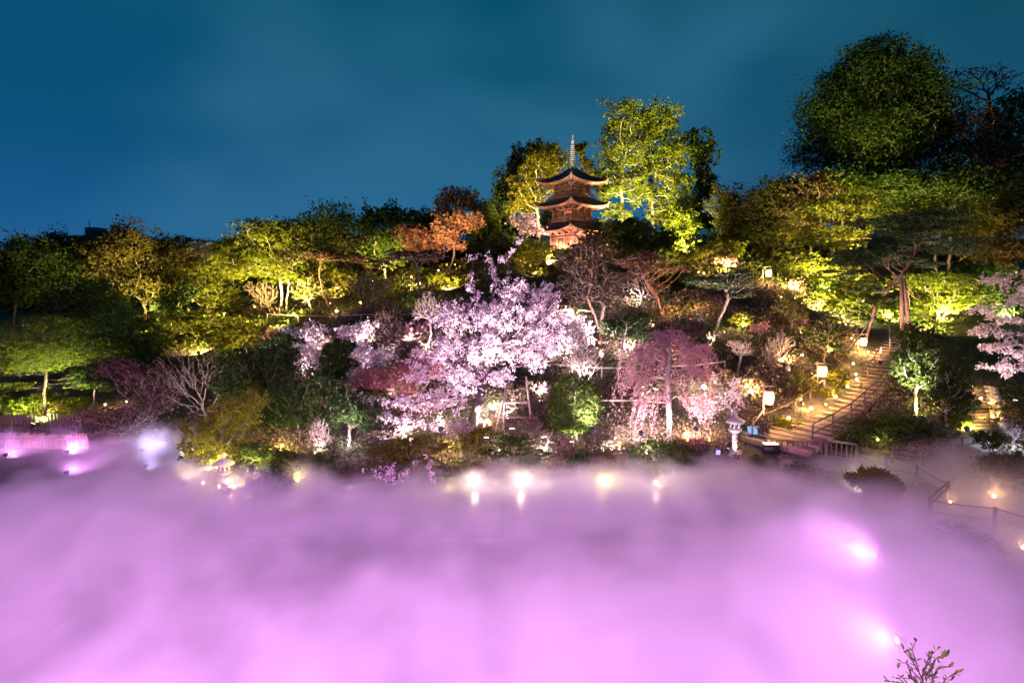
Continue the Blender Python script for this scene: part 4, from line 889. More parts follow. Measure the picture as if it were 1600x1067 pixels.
for u, v, ru, rv, lf, kd, dn, lab in [
 (450, 525, 20, 16, 'blossom', 'bare', .5, 'pale bare shrub left end of the white-lit drift, below the rail'), (470, 600, 24, 12, 'pinkb', 'bare', 1.2, 'rosy low shrub at the foot of the brightly lit blossom'),
 (525, 515, 20, 13, 'dry', 'bare', 1.0, 'silvery shrub touching the left bamboo rail from below'), (580, 515, 24, 15, 'blossom', 'bare', .4, 'mauve-white fanned shrub right of the pale fanned ones'),
 (600, 560, 26, 20, 'blossom', 'bare', .6, 'lilac lit shrub above the rose-red maple'), (560, 585, 24, 16, 'blossom', 'bare', .7, 'dazzling low shrub between globe shrub and rose-red maple'),
 (640, 560, 26, 20, 'brown', 'bare', 1.0, 'purple-brown shrub behind the rose-red maple'), (655, 520, 24, 18, 'pinkb', 'bare', .5, 'pinkish shrub at the left edge of the great cherry'),
 (510, 600, 26, 10, 'blossom', 'bare', .8, 'white glowing low shrub below the dark globe shrub'), (500, 640, 18, 18, 'pinkb', 'bare', .6, 'pinkish stems showing between the dark camellias'),
 (445, 560, 16, 16, 'brown', 'bare', 1.0, 'dim mauve shrub left of the white slanting stems'), (590, 605, 22, 12, 'pinkb', 'bare', 1.0, 'pink fringe of twigs at the left tip of the rose-red maple'),
 (1070, 540, 30, 18, 'brown', 'bare', 1.4, 'reddish twiggy shrub behind the top of the weeping cherry'), (1085, 500, 30, 18, 'dry', 'bare', .8, 'amber bare branches under the slanting pine'),
 (1175, 600, 24, 16, 'dry', 'bare', 1.2, 'amber brush below the white forked tree'), (1260, 600, 20, 14, 'gold', 'bare', 1.0, 'amber brush around the second paper lantern'),
 (1310, 590, 20, 16, 'gold', 'bare', 1.2, 'amber twigs above the middle stair stones'), (1160, 500, 22, 14, 'gold', 'bare', .6, 'yellow twigs left of the little pinkish tree'),
 (1215, 625, 26, 14, 'dry', 'bare', 1.2, 'amber brush right of the nearest paper lantern'), (1130, 590, 20, 14, 'dry', 'bare', 1.0, 'mauve brush left of the white forked tree'),
 (860, 610, 20, 14, 'pinkb', 'bare', .8, 'pink twigs right of the timber props'), (880, 700, 28, 16, 'dry', 'bare', 1.5, 'frosty brush at the foot of the clipped round tree'),
 (1000, 700, 28, 14, 'dry', 'bare', 1.5, 'frosty brush left of the wide dark mound'), (830, 665, 22, 16, 'dry', 'bare', 1.3, 'rusty grey brush at the foot of the right prop')]:
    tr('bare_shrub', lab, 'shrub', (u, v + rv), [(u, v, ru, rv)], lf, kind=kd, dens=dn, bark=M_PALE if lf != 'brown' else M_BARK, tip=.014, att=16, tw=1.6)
tr(B, 'dark bushy mass below the giant oak, left part', 'bush', 1300, [(1290, 300, 60, 34), (1350, 300, 60, 30)], 'mid', 80, lobes=24, shrub=True)
tr(B, 'dark bushy mass below the giant oak, right part', 'bush', 1420, [(1410, 305, 60, 34), (1470, 320, 55, 30)], 'deep', 79, lobes=24, shrub=True)
tr(B, 'dark tree closing the gap between orange cherry and lit camphor', 'tree', 762, [(755, 350, 26, 34), (775, 375, 30, 24), (740, 385, 30, 18)], 'mid', 94, lobes=14, shrub=True)
tr(B, 'yellow-edged bushes hiding the pagoda foot', 'bush', 885, [(878, 400, 34, 12), (905, 396, 26, 12)], 'mid', 74, lobes=12, shrub=True)
hedge = tr(B, 'low dark evergreen filling the ridge between the trees', 'bush', 1130, [(1130, 385, 50, 34), (1180, 390, 40, 30)], 'deep', 96, lobes=16, shrub=True)
hedge['group'] = 'low evergreens along the ridge'; rh = random.Random(5)
for i in range(26):
    u = -60 + i * 66 + rh.uniform(-15, 15); g = GY(u, rh.uniform(92, 100)); c = hedge.copy(); COL.objects.link(c); c.location = g; c.rotation_euler = (0, 0, rh.uniform(0, 6)); k_ = rh.uniform(.7, 1.0); c.scale = (k_ * 1.2, k_ * 1.2, k_ * .75)
    for ch in hedge.children: d = ch.copy(); COL.objects.link(d); d.parent = c
# the wood closing off the hilltop
woods = [o for o in bpy.data.objects if o.parent is None and o.get('label') in ('dark low tree on the skyline right of the pointed conifer', 'bulky dark tree below the giant round tree on its left', 'dark round-topped tree left of the tall olive lit tree')]
rw = random.Random(21)
for i in range(34):
    src = woods[i % 3]; u = -150 + i * 57 + rw.uniform(-12, 12); Yw = rw.uniform(103, 118); g = GY(u, Yw)
    c = src.copy(); COL.objects.link(c); c.location = g; c.rotation_euler = (0, 0, rw.uniform(0, 6)); h_ = rw.uniform(.55, .72) * (1 if u < 1200 else 1.25); c.scale = (h_ * 1.5, h_ * 1.5, h_)
    c['label'] = 'unlit evergreen in the dark wood behind the lit garden hill'; c['group'] = 'dark evergreens of the wood behind the hill'
    for ch in src.children:
        d = ch.copy(); COL.objects.link(d); d.parent = c
tr('bare_tree', 'small white forked tree standing alone on the amber slope', 'tree', (1152, 588), [(1160, 545, 22, 14), (1150, 538, 18, 10)], None, kind='bare', bark=M_PALE, tw=4, trunk=[(1157, 560)], tip=.022)
tr('cherry_tree', 'little pinkish tree with a flat crown on the amber slope', 'tree', (1186, 538), [(1186, 513, 22, 9)], 'pinkb', kind='cherry', bark=M_PALE, tw=4, dens=.9)
tr('cherry_tree', 'tiny pink-crowned tree above the tallest bare amber shrub', 'tree', (1253, 516), [(1252, 498, 13, 7)], 'pinkb', kind='cherry', bark=M_PALE, dens=.8)
tr('bare_tree', 'tall bare amber shrub of many stems mid slope', 'shrub', (1208, 588), [(1210, 550, 20, 26), (1225, 535, 16, 18)], None, kind='bare', bark=M_PALE, tw=3, tip=.02)
tr('bare_tree', 'yellow-lit bare tree above the little pinkish tree', 'tree', (1235, 525), [(1232, 480, 20, 18), (1248, 490, 14, 14)], 'gold', kind='bare', bark=M_PALE, dens=.5, tip=.025)
tr('maple_tree', 'young airy lime maple left of the upper stairs', 'tree', (1288, 566), [(1290, 520, 30, 16), (1275, 535, 26, 12), (1305, 545, 22, 10), (1300, 500, 24, 12)], 'fresh', kind='layer', lobes=18, dens=.5, bark=M_PALE, tw=3)
tr('maple_tree', 'low lime-green maple on the slope right of the weeping cherry', 'shrub', (1115, 560), [(1113, 542, 20, 8)], 'fresh', kind='layer', lobes=6, dens=.9)
tr('azalea_bush', 'small round yellow bush behind the grey notice board', 'bush', (1240, 590), [(1241, 578, 11, 10)], 'gold', lobes=4)
tr('bare_tree', 'mauve bare shrub beside the second paper lantern', 'shrub', (1234, 640), [(1236, 618, 15, 14)], 'brown', kind='bare', dens=.8, tip=.014)
tr('cherry_tree', 'white-pink blossom shrub behind the stone lantern', 'shrub', (1142, 650), [(1148, 612, 24, 18), (1128, 622, 16, 12)], 'blossom', kind='cherry', bark=M_PALE, dens=.55)
tr('cherry_tree', 'floodlit pink shrub left of the stone lantern', 'shrub', (1102, 668), [(1100, 640, 22, 16)], 'blossom', kind='bare', bark=M_PALE, dens=.5, tip=.014)
tr('bare_tree', 'thin bare mauve shrub at the foot of the nearest paper lantern', 'shrub', (1196, 690), [(1194, 660, 10, 14)], 'brown', kind='bare', dens=.4, tip=.012, bark=M_PALE)
tr('weeping_cherry', 'weeping cherry with rosy trailing twigs and a straight pink trunk', 'tree', (1046, 693), [(1045, 525, 26, 18), (1020, 550, 34, 16), (1078, 545, 32, 16), (1000, 585, 24, 14), (1092, 580, 24, 14), (1012, 620, 26, 12), (1082, 625, 24, 12), (990, 545, 14, 8), (1105, 545, 12, 8)], 'dusky', kind='bare', dens=.8, trunk=[(1045, 640), (1044, 590), (1046, 550)], tw=8, bark=M_PALE, tip=.02)
def weep(parent_label, crown, Y, n, lo, hi, leaf, seed):
    root = [o for o in bpy.data.objects if o.get('label') == parent_label][0]; o = np.array(root.location); rng = np.random.default_rng(seed)
    PP = []; PA = []; RR = []; L = []
    c, r = ell(*crown, Y); off = 0; src = THIN[0][THIN[0][:, 2] > o[2] + 1.5]
    for i in range(n):
        p = src[rng.integers(0, len(src))].copy(); a = math.atan2(p[1] - c[1], p[0] - c[0]) + rng.normal(0, .4)
        d = np.array([math.cos(a) * .9, math.sin(a) * .9, .05]); k = 14; Ln = rng.uniform(lo, hi); st_ = Ln / k
        for j in range(k + 1):
            PP.append(p.copy()); PA.append(-1 if j == 0 else off + j - 1); RR.append(.018 * (1 - j / (k + 3)))
            if j > 1:
                m = 3; L.append(p + rng.normal(0, .07, (m, 3)))
            d = d + np.array([rng.normal(0, .06), rng.normal(0, .06), -.26]); d /= np.linalg.norm(d); p = p + d * st_
            if p[2] < o[2] + .4: break
        off = len(PP)
    PP = np.array(PP); PA = np.array(PA); RR = np.array(RR)
    # separate strands: faces only where there is a joint before
    d = np.zeros_like(PP); has = PA >= 0; d[has] = unit(PP[has] - PP[PA[has]]); d[~has] = (0, 0, 1)
    a = unit(np.cross(d, [.3, .8, .2])); b = np.cross(d, a); t = 2 * np.pi * np.arange(3) / 3
    V = PP[:, None] + RR[:, None, None] * (a[:, None] * np.cos(t)[None, :, None] + b[:, None] * np.sin(t)[None, :, None])
    i = np.nonzero(has)[0]; p = PA[i]; j = np.arange(3); q = (j + 1) % 3
    Fq = np.stack([p[:, None] * 3 + j, p[:, None] * 3 + q, i[:, None] * 3 + q, i[:, None] * 3 + j], -1).reshape(-1, 4)
    tw_ = link('foliage', npmesh('twigs', V.reshape(-1, 3) - o, [Fq], M_PALE), root); tw_['kind'] = 'stuff'
    C = np.vstack(L); V, Fq = leaf_quads(rng, C - o, rng.normal(0, 1, C.shape), .085, .6); LEAVES[0] += len(Fq)
    link('blossom', npmesh('blossom', V, [Fq], LM[leaf]), root)
weep('weeping cherry with rosy trailing twigs and a straight pink trunk', (1046, 545, 48, 36), 31, 190, .5, 2.4, 'dusky', 5)
# silvery shrub drifts on the floodlit slope
for i, (u, v, ru, rv, lf, lab) in enumerate([
    (960, 680, 34, 20, 'dry', 'silvery grey brush right of the clipped round tree'), (1010, 670, 30, 18, 'dry', 'silvery brush under the weeping cherry'),
    (850, 690, 28, 18, 'dry', 'grey-pink brush left of the clipped round tree'), (940, 620, 26, 18, 'brown', 'brown brush with red berries between the bamboo rails'),
    (985, 615, 26, 16, 'brown', 'reddish brush behind the trailing twigs'), (1080, 690, 30, 16, 'rust', 'orange-lit low brush right of the pink trunk'),
    (1110, 690, 26, 12, 'dry', 'pink-lit brush between weeping cherry and stone lantern'), (770, 715, 34, 10, 'dry', 'white-lit brush behind the shore lamps'),
    (865, 722, 26, 14, 'dry', 'pale brush above the second pond lamp'), (970, 715, 22, 16, 'dry', 'pale brush beside the black notice board'),
    (1140, 685, 22, 10, 'dry', 'low grass tufts at the foot of the stone lantern'), (760, 500, 30, 12, 'deep', 'dark brush above the great cherry'),
    (1225, 660, 28, 10, 'gold', 'amber low bushes beside the bottom of the long stairs'), (1290, 612, 24, 10, 'gold', 'amber clipped bushes along the middle of the stairs'),
    (1170, 655, 24, 14, 'dry', 'amber dry grass between the lantern post and stone lantern'), (640, 525, 30, 14, 'brown', 'mauve brush just under the left bamboo rail'),
    (545, 508, 24, 9, 'brown', 'mauve low brush on the left bamboo rail'), (440, 535, 34, 20, 'deep', 'dark brush below the great spreading tree'),
    (520, 700, 30, 12, 'deep', 'dark ground bushes at the left pond edge'), (585, 540, 24, 14, 'brown', 'pinkish brush right of the fanned bare shrub'),
    (1330, 700, 26, 10, 'deep', 'round dark clipped bushes behind the deck balustrade'), (1290, 692, 18, 9, 'deep', 'small dark clipped dome beside the stair foot'),
    (820, 640, 16, 12, 'mid', 'green lit bush between the timber props'), (790, 610, 16, 10, 'mid', 'teal-green bush under the great cherry'),
    (870, 650, 18, 26, 'olive', 'olive bush between the props and the clipped tree')]):
    tr('brush', lab, 'brush', (u, v + rv * .8), [(u, v, ru, rv)], lf, kind='broad', lobes=6, dens=.8, lp=3.6, tw=2)
# right side
tr('clipped_tree', 'dark cloud-clipped tree right of the long stairs on a pale trunk', 'tree', (1431, 655), [(1432, 535, 34, 30), (1415, 565, 24, 24), (1452, 560, 24, 26), (1432, 592, 36, 18)], 'mid', lobes=22, lobe=.36, trunk=[(1431, 625), (1432, 595)], tw=7, bark=M_PALE, dens=1.1)
tr('clipped_tree', 'green tree lit from its foot left of the narrow steps', 'tree', (1478, 668), [(1488, 590, 28, 26), (1470, 615, 26, 20), (1505, 625, 24, 24), (1495, 650, 26, 16)], 'mid', lobes=18, trunk=[(1478, 640)], tw=4, bark=M_PALE)
tr('azalea_bush', 'lime bush glowing beside the narrow steps', 'bush', (1500, 676), [(1500, 660, 20, 15)], 'fresh', lobes=6)
tr('yew_bush', 'wide dark yew thicket between stairs and path', 'bush', (1400, 700), [(1400, 668, 46, 24), (1355, 672, 36, 18), (1440, 680, 36, 20), (1330, 688, 26, 12)], 'mid', lobes=22)
tr('maple_tree', 'dim reddish low maple above the far path fence', 'tree', (1455, 715), [(1450, 695, 38, 10), (1420, 705, 28, 8)], 'rust', kind='layer', lobes=12, dens=.5)
tr('cherry_tree', 'wide mauve-white cherry hanging over the right edge', 'tree', (1606, 620), [(1560, 440, 46, 15), (1590, 465, 36, 16), (1535, 482, 40, 11), (1570, 505, 50, 15), (1520, 520, 34, 11), (1560, 545, 46, 14), (1590, 580, 34, 16), (1545, 575, 34, 9), (1600, 425, 36, 14)], 'blossom', kind='cherry', trunk=[(1604, 560), (1596, 510)], tw=8, dens=.7, lp=3.4, bark=M_DARKBARK, grow=1.0)
tr('camellia_bush', 'rounded olive bush at the right edge below the blossom', 'bush', (1580, 665), [(1580, 640, 26, 18), (1560, 660, 16, 12)], 'olive', lobes=8)
tr('camellia_bush', 'small glossy bush with a blue-white lamp by the right fence', 'bush', (1545, 706), [(1545, 685, 28, 15)], 'mid', lobes=8)
tr('bare_tree', 'pale bare tree on the blue-lit ground at the right edge', 'tree', (1583, 708), [(1583, 672, 20, 16)], None, kind='bare', bark=M_PALE, tw=4, tip=.016)
tr('willow_shrub', 'spreading yellowish shrub among fence posts at the right edge', 'shrub', (1570, 768), [(1565, 730, 32, 20), (1590, 725, 20, 16), (1545, 725, 20, 14)], 'olive', kind='bare', dens=2.0, tip=.010)
tr('willow_shrub', 'pale olive shrub rising from the mist below the deck fence', 'shrub', (1368, 815), [(1365, 752, 36, 20), (1340, 748, 22, 14), (1392, 762, 24, 16)], 'gold', kind='bare', dens=3.4, tip=.008, lp=4.4)
tr('azalea_bush', 'dark azalea with pinkish buds in front of the deck balustrade', 'bush', (1265, 755), [(1262, 738, 30, 14), (1235, 735, 20, 10)], 'brown', lobes=8, dens=.8)
tr('azalea_bush', 'dark shore bush left of the deck balustrade', 'bush', (1195, 740), [(1195, 722, 30, 12)], 'mid', lobes=6, dens=.8)
tr('azalea_bush', 'dusky bush sunk in mist below the airy olive shrub', 'bush', (1345, 820), [(1350, 797, 20, 14)], 'brown', lobes=5, dens=.8)
tr('azalea_bush', 'misty dome of azalea below the low path fence', 'bush', (1500, 870), [(1510, 845, 44, 22)], 'deep', lobes=9)
# the great cherry and the branch over the water
tr('cherry_tree', 'great white-pink cherry in full bloom at the centre of the slope', 'tree', (735, 690),
   [(770, 500, 54, 34), (720, 490, 36, 24), (835, 500, 46, 34), (800, 452, 38, 24), (850, 460, 34, 22), (765, 550, 60, 28), (830, 550, 44, 28), (700, 545, 34, 28), (720, 590, 50, 22), (650, 630, 52, 14), (600, 655, 44, 9), (690, 625, 44, 20), (640, 665, 44, 9), (690, 668, 34, 11), (775, 590, 40, 14), (790, 395, 16, 18), (755, 400, 26, 12), (738, 455, 24, 12), (860, 525, 26, 20), (812, 375, 10, 14), (668, 560, 34, 18), (650, 590, 34, 14), (580, 655, 30, 9), (570, 620, 26, 7), (880, 500, 24, 14), (690, 500, 26, 16), (610, 685, 24, 8)],
   'blossom', kind='cherry', att=60, lobes=60, lobe=.42, trunk=[(740, 655), (752, 610), (768, 560)], tw=15, dens=.78, lp=3.7, bark=M_DARKBARK, tip=.014, fine=.85, fk=1.5, nmax=7000)
tr('cherry_tree', 'dark cherry bough with sparse flowers reaching over the mist', 'tree', (700, 738), [(555, 755, 44, 20, -7), (610, 742, 40, 16, -4), (595, 785, 44, 24, -9), (660, 790, 36, 26, -9), (545, 790, 34, 18, -9), (690, 770, 26, 16, -6)], 'blossom', kind='cherry', att=170, trunk=[(688, 722), (668, 712), (645, 722)], tw=10, dens=.06, lp=3.0, bark=M_DARKBARK, tip=.011, fine=.6, fk=1.3)
# twig with large leaves close to the camera at the bottom right
def near_sprig():
    root = empty('shrub_sprig', P3(1455, 1110, 7.2), 'broad-leaved twig sticking up at the bottom right corner', 'shrub'); o = Vector(root.location); rng = random.Random(3)
    LFM = LM['mid']; V = []; 
    lf = MB(); lf.add([(0, 0, 0), (.018, .03, .006), (.022, .065, .004), (0, .115, -.01), (-.022, .065, .004), (-.018, .03, .006), (0, .03, 0), (0, .065, -.004)], [(0, 1, 6), (0, 6, 5), (1, 2, 7, 6), (6, 7, 4, 5), (2, 3, 7), (7, 3, 4)])
    me = lf.mesh('leaf', LFM)
    for us in ([(1452, 1105), (1470, 1070), (1488, 1062)], [(1446, 1100), (1420, 1085), (1400, 1080)], [(1450, 1090), (1458, 1062), (1452, 1020)], [(1448, 1085), (1432, 1064), (1418, 1050)], [(1450, 1100), (1478, 1060), (1500, 1048)], [(1440, 1080), (1410, 1066), (1384, 1064)], [(1448, 1060), (1462, 1030), (1480, 1024)], [(1436, 1050), (1424, 1030), (1410, 1012)], [(1455, 1110), (1444, 1075), (1452, 1045)], [(1455, 1110), (1440, 1060), (1425, 1015), (1432, 1000)], [(1450, 1090), (1425, 1060), (1398, 1058)], [(1450, 1080), (1465, 1045), (1490, 1040)], [(1440, 1060), (1450, 1030), (1466, 1012)], [(1445, 1070), (1415, 1035), (1402, 1035)]):
        P = [P3(u, v, 7.2 + rng.uniform(-.15, .15)) - o for u, v in us]; MB().tube(P, [.008] * (len(P) - 1) + [.003], 5).build('twig', M_DARKBARK, root)
        for a, b in zip(P[:-1], P[1:]):
            n = max(2, int((b - a).length / .04))
            for i in range(n):
                p = a + (b - a) * (i + .5) / n; l = link('leaf', me, root, p); d = Vector((rng.uniform(-1, 1), rng.uniform(-.6, .6), rng.uniform(-.1, .8))) + (b - a).normalized() * .8
                l.rotation_euler = d.to_track_quat('Y', 'Z').to_euler(); s = rng.uniform(.6, 1.0); l.scale = (s, s, s)
near_sprig()
print('LEAVES', LEAVES[0])
PAG = (1, .56, .40)
# ---------------------------------------------------------------- the garden's lamps
def up(u, v, cu, cv, col, power, label, size=100, dyl=-1.2, aimY=None, **kw):
    """lamp standing on the ground at pixel u, v, aimed at the crown seen at cu, cv"""
    g = G(u, v) if v else None; Y = aimY or g.y + 2.0
    return spot(g, P3(cu, cv, Y), col, power, label, size, **kw)
def upY(u, Y, cu, cv, col, power, label, size=100, dd=3.0, **kw):
    g = GY(u, Y); return spot(g, P3(cu, cv, Y + dd), col, power, label, size, **kw)
# pagoda and skyline
upY(858, 74, 872, 320, PAG, 52000, 'warm floodlight left of the pagoda foot', 80, 8)
upY(905, 73, 895, 320, PAG, 52000, 'warm floodlight in front of the pagoda steps', 80, 9)
upY(850, 81, 880, 360, PAG, 3500, 'small warm floodlight under the left pagoda eave', 110, 4)
upY(893, 77, 893, 360, PAG, 3500, 'small warm floodlight under the front pagoda eave', 120, 4)
upY(878, 64, 893, 243, WHITE, 16000, 'narrow white beam lamp on a mast trained on the pagoda spire', 20, 20, dz=8)
upY(825, 84, 845, 285, YEL, 26000, 'yellow floodlight below the camphor left of the pagoda', 85, 10)
upY(860, 92, 905, 240, YEL, 7000, 'yellow floodlight behind the pagoda', 80, 8)
upY(945, 80, 965, 270, YEL, 18000, 'yellow floodlight under the straight-trunked camphor', 85, 9)
upY(990, 80, 1000, 250, YEL, 14000, 'yellow floodlight between the twin tall camphors', 90, 9)
upY(1035, 80, 1045, 260, YEL, 18000, 'yellow floodlight under the tallest camphor', 85, 9)
upY(1068, 84, 1070, 340, YEL, 6000, 'yellow floodlight at the right foot of the camphors', 110, 6)
upY(815, 74, 820, 350, WARM, 2500, 'warm lamp at the foot of the creamy weeping cherry', 100, 6)
upY(838, 68, 838, 395, YEL, 1200, 'yellow lamp among the bushes below the pagoda', 120, 4)
upY(700, 73, 712, 352, ORG, 6500, 'orange floodlight under the cherry on the brow', 95, 5)
upY(640, 76, 645, 380, ORG, 2000, 'orange lamp under the rusty maple', 100, 5)
upY(228, 58, 215, 410, YEL, 8000, 'yellow floodlight below the broad olive tree', 110, 5)
upY(270, 60, 300, 430, YEL, 5000, 'yellow floodlight between the two broad left trees', 110, 5)
upY(330, 58, 330, 440, YEL, 4500, 'yellow floodlight under the left slope maple', 110, 5)
upY(432, 52, 425, 400, YEL, 8000, 'yellow floodlight at the forked trunk of the great spreading tree', 110, 6)
upY(462, 56, 460, 415, YEL, 4000, 'yellow floodlight right of the forked trunk', 100, 5)
upY(390, 54, 380, 415, YEL, 3500, 'yellow floodlight left of the forked trunk', 110, 5)
upY(500, 80, 515, 355, YEL, 2500, 'dim yellow lamp under the skyline trees', 110, 8)
upY(598, 62, 600, 390, YEL, 5000, 'bright yellow lamp under the lime green maple', 100, 5)
upY(528, 66, 530, 430, YEL, 2600, 'yellow lamp under the bush between umbrella pines', 110, 4)
upY(700, 64, 702, 438, YEL, 2200, 'yellow lamp under the glowing bush right of the globe lamps', 120, 3)
upY(640, 66, 655, 430, YEL, 1500, 'yellow lamp behind the mauve umbrella tree', 120, 4)
upY(1130, 64, 1120, 395, YEL, 2500, 'yellow lamp below the round topped yellow bush', 120, 5)
upY(1060, 62, 1040, 400, YEL, 2500, 'yellow lamp at the bright green bush', 110, 4)
upY(1190, 66, 1190, 340, YEL, 2800, 'dim yellow lamp under the bulky dark tree', 110, 10)
upY(1340, 66, 1355, 190, YEL, 20000, 'faint lamp under the giant round oak', 100, 16)
upY(1540, 60, 1540, 280, ORG, 8000, 'dim orange lamp under the right-hand evergreens', 110, 12)
upY(1570, 55, 1565, 370, YEL, 5000, 'dim yellow lamp at the olive tree on the right edge', 110, 8)
# maples over the stairs
upY(1300, 56, 1300, 345, YEL, 12000, 'yellow floodlight under the golden arching maple', 110, 6)
upY(1240, 54, 1250, 425, YEL, 5500, 'yellow floodlight under the wide golden maple', 120, 5)
upY(1275, 50, 1280, 440, YEL, 4000, 'yellow lamp between lantern and golden maple', 120, 6)
upY(1325, 47, 1325, 470, YEL, 3000, 'yellow lamp under the stair-top maple canopy', 130, 4)
upY(1450, 48, 1460, 450, YEL, 3200, 'yellow lamp right of the pine props', 120, 5)
upY(1480, 52, 1465, 340, YEL, 8000, 'yellow floodlight under the maple behind the pine', 110, 9)
upY(1390, 50, 1400, 420, YEL, 5000, 'yellow lamp behind the leaning pine', 120, 6)
upY(1375, 40, 1405, 440, PINK, 1500, 'pinkish lamp aimed at the leaning pine trunk', 60, 5)
# great cherry and pink slope
P_ = [
 (792, 668, 790, 540, PINK, 2000, 'pink-white floodlight under the right of the great cherry', 120),
 (752, 690, 745, 560, PINK, 1800, 'pink-white floodlight at the foot of the great cherry', 120),
 (845, 640, 840, 500, PINK, 2800, 'pink-white floodlight between the props and clipped tree', 110),
 (700, 690, 680, 620, PINK, 1500, 'pink-white floodlight left of the great cherry', 120),
 (640, 712, 630, 650, PINK, 900, 'pink-white floodlight under the lowest cherry boughs', 120),
 (700, 540, 725, 470, PINK, 1500, 'pink-white floodlight behind the left cherry boughs', 120),
 (770, 520, 790, 400, PINK, 1600, 'pink-white floodlight behind the top of the great cherry', 110),
 (485, 600, 490, 560, PINK, 1100, 'white-pink floodlight among the left blossom shrubs', 130),
 (560, 600, 568, 560, PINK, 1200, 'white-pink floodlight right of the dark globe shrub', 130),
 (500, 560, 500, 520, PINK, 800, 'white-pink lamp below the left bamboo rail', 130),
 (615, 560, 620, 520, PINK, 700, 'pink lamp below the middle of the left bamboo rail', 130),
 (620, 625, 615, 590, PINK, 700, 'pink lamp under the rose-red maple', 130),
 (665, 560, 672, 500, PINK, 700, 'pink lamp at the white-lit bare sapling', 100),
 (905, 612, 910, 560, PINK, 700, 'white lamp at the upright bare shrub', 120),
 (940, 570, 935, 450, PINK, 2400, 'mauve lamp under the forked pine', 90),
 (1020, 520, 1010, 430, ORG, 1200, 'orange-pink lamp under the reddish curved pine', 90),
 (1108, 550, 1130, 470, PINK, 1300, 'pink lamp at the slanting pine trunk', 80),
 (1030, 712, 1040, 560, PINK, 900, 'pink floodlight at the foot of the weeping cherry', 95),
 (1075, 705, 1060, 600, ORG, 1100, 'orange floodlight right of the pink trunk', 110),
 (1000, 640, 1030, 560, PINK, 1100, 'pink floodlight behind the trailing twigs', 120),
 (1090, 655, 1110, 610, PINK, 900, 'pink floodlight beside the floodlit pink shrub', 130),
 (895, 712, 897, 640, WHITE, 1400, 'soft white lamp at the foot of the clipped round tree', 110),
 (1150, 728, 1147, 670, WHITE, 900, 'white-pink lamp on the pond edge facing the stone lantern', 70),
 (500, 722, 498, 680, PINK, 400, 'white-pink lamp at the white bare stem shrub', 110),
 (960, 700, 965, 670, PINK, 600, 'pale mauve lamp in the silvery brush', 140),
]
for u, v, cu, cv, col, pw, lab, sz in P_: up(u, v, cu, cv, col, pw, lab, sz)
# light low among the plants of the slope
for u, v, col, pw, lab in [(780, 722, (1, .86, .95), 260, 'white lamp behind the small tiered pine'), (850, 722, (1, .86, .95), 300, 'white lamp in the pale brush above the second pond lamp'), (955, 720, (.9, .86, 1), 260, 'white lamp in the pale brush by the notice board'),
  (545, 712, (.85, .88, 1), 160, 'cool white lamp on the ground right of the pale stake board'), (880, 560, PINK, 1100, 'mauve lamp in the silvery brush'), (985, 560, PINK, 1200, 'pink lamp below the white-trunked dark camellia'), (1060, 560, ORG, 500, 'rosy lamp behind the top of the weeping cherry'),
  (990, 480, PINK, 1800, 'mauve lamp in the tangle between the reddish pines'), (1075, 500, WARM, 1000, 'amber lamp under the slanting pine'), (890, 500, PINK, 1700, 'mauve lamp left of the forked pine'), (1160, 520, YEL, 500, 'yellow lamp left of the little pinkish tree'),
  (430, 560, PINK, 260, 'pink lamp left of the white-lit drift'), (640, 545, PINK, 1000, 'pink lamp behind the rose-red maple'), (580, 545, PINK, 900, 'pink lamp under the fanned shrubs'), (470, 640, YEL, 350, 'yellow lamp among the dark camellias'), (440, 720, YEL, 450, 'yellow lamp under the broad dark camellia'), (700, 715, YEL, 260, 'yellow lamp under the flat olive maple'),
  (1010, 735, (1, .86, .95), 120, 'white lamp at the edge of the wide dark mound'), (660, 480, YEL, 500, 'yellow lamp under the mauve umbrella tree'), (350, 500, YEL, 700, 'yellow lamp inside the shaded olive maple'), (1370, 705, YEL, 60, 'dim lamp in the yew thicket')]:
    globe(G(u, v), col, lab, .06, pw, h=.55)
# left bank
upY(60, 35.2, 65, 540, YEL, 900, 'yellow lamp at the foot of the left maple', 120, 1)
upY(110, 36, 105, 560, YEL, 700, 'yellow lamp right of the left maple trunk', 120, 1)
upY(30, 36.5, 40, 620, YEL, 350, 'yellow lamp in the lime undergrowth on the left', 140, 2)
spot(Vector((-29.5, 34.3, H(-29.5, 34.3))), (-29.0, 37.5, 4.5), (.8, 1, .35), 1500, 'greenish flood behind the log piling facing the left maple', 120, dz=.5)
up(320, 690, 310, 590, PINK, 500, 'pink lamp at the crooked thorn tree', 110)
up(345, 748, 340, 680, YEL, 350, 'warm lamp in the olive thicket', 130)
up(372, 775, 393, 760, YEL, 100, 'yellow lamp left of the bright bush at the water', 130)
upY(310, 50, 310, 510, YEL, 2500, 'yellow lamp under the shaded olive maple', 120, 5)
upY(375, 46, 370, 520, YEL, 900, 'yellow lamp in the warm lit hollow', 130, 3)
up(300, 742, 340, 660, YEL, 260, 'yellow lamp at the front of the airy olive thicket', 130, dz=1.0)
up(395, 775, 400, 690, YEL, 160, 'yellow lamp behind the bright bush at the water', 130, dz=.9)
up(1330, 800, 1368, 750, (1, .9, .7), 420, 'pale lamp below the pale olive shrub in the mist', 110, dz=.6)
upY(1530, 70, 1530, 210, ORG, 6000, 'orange lamp under the reddish twiggy tree', 110, 8)
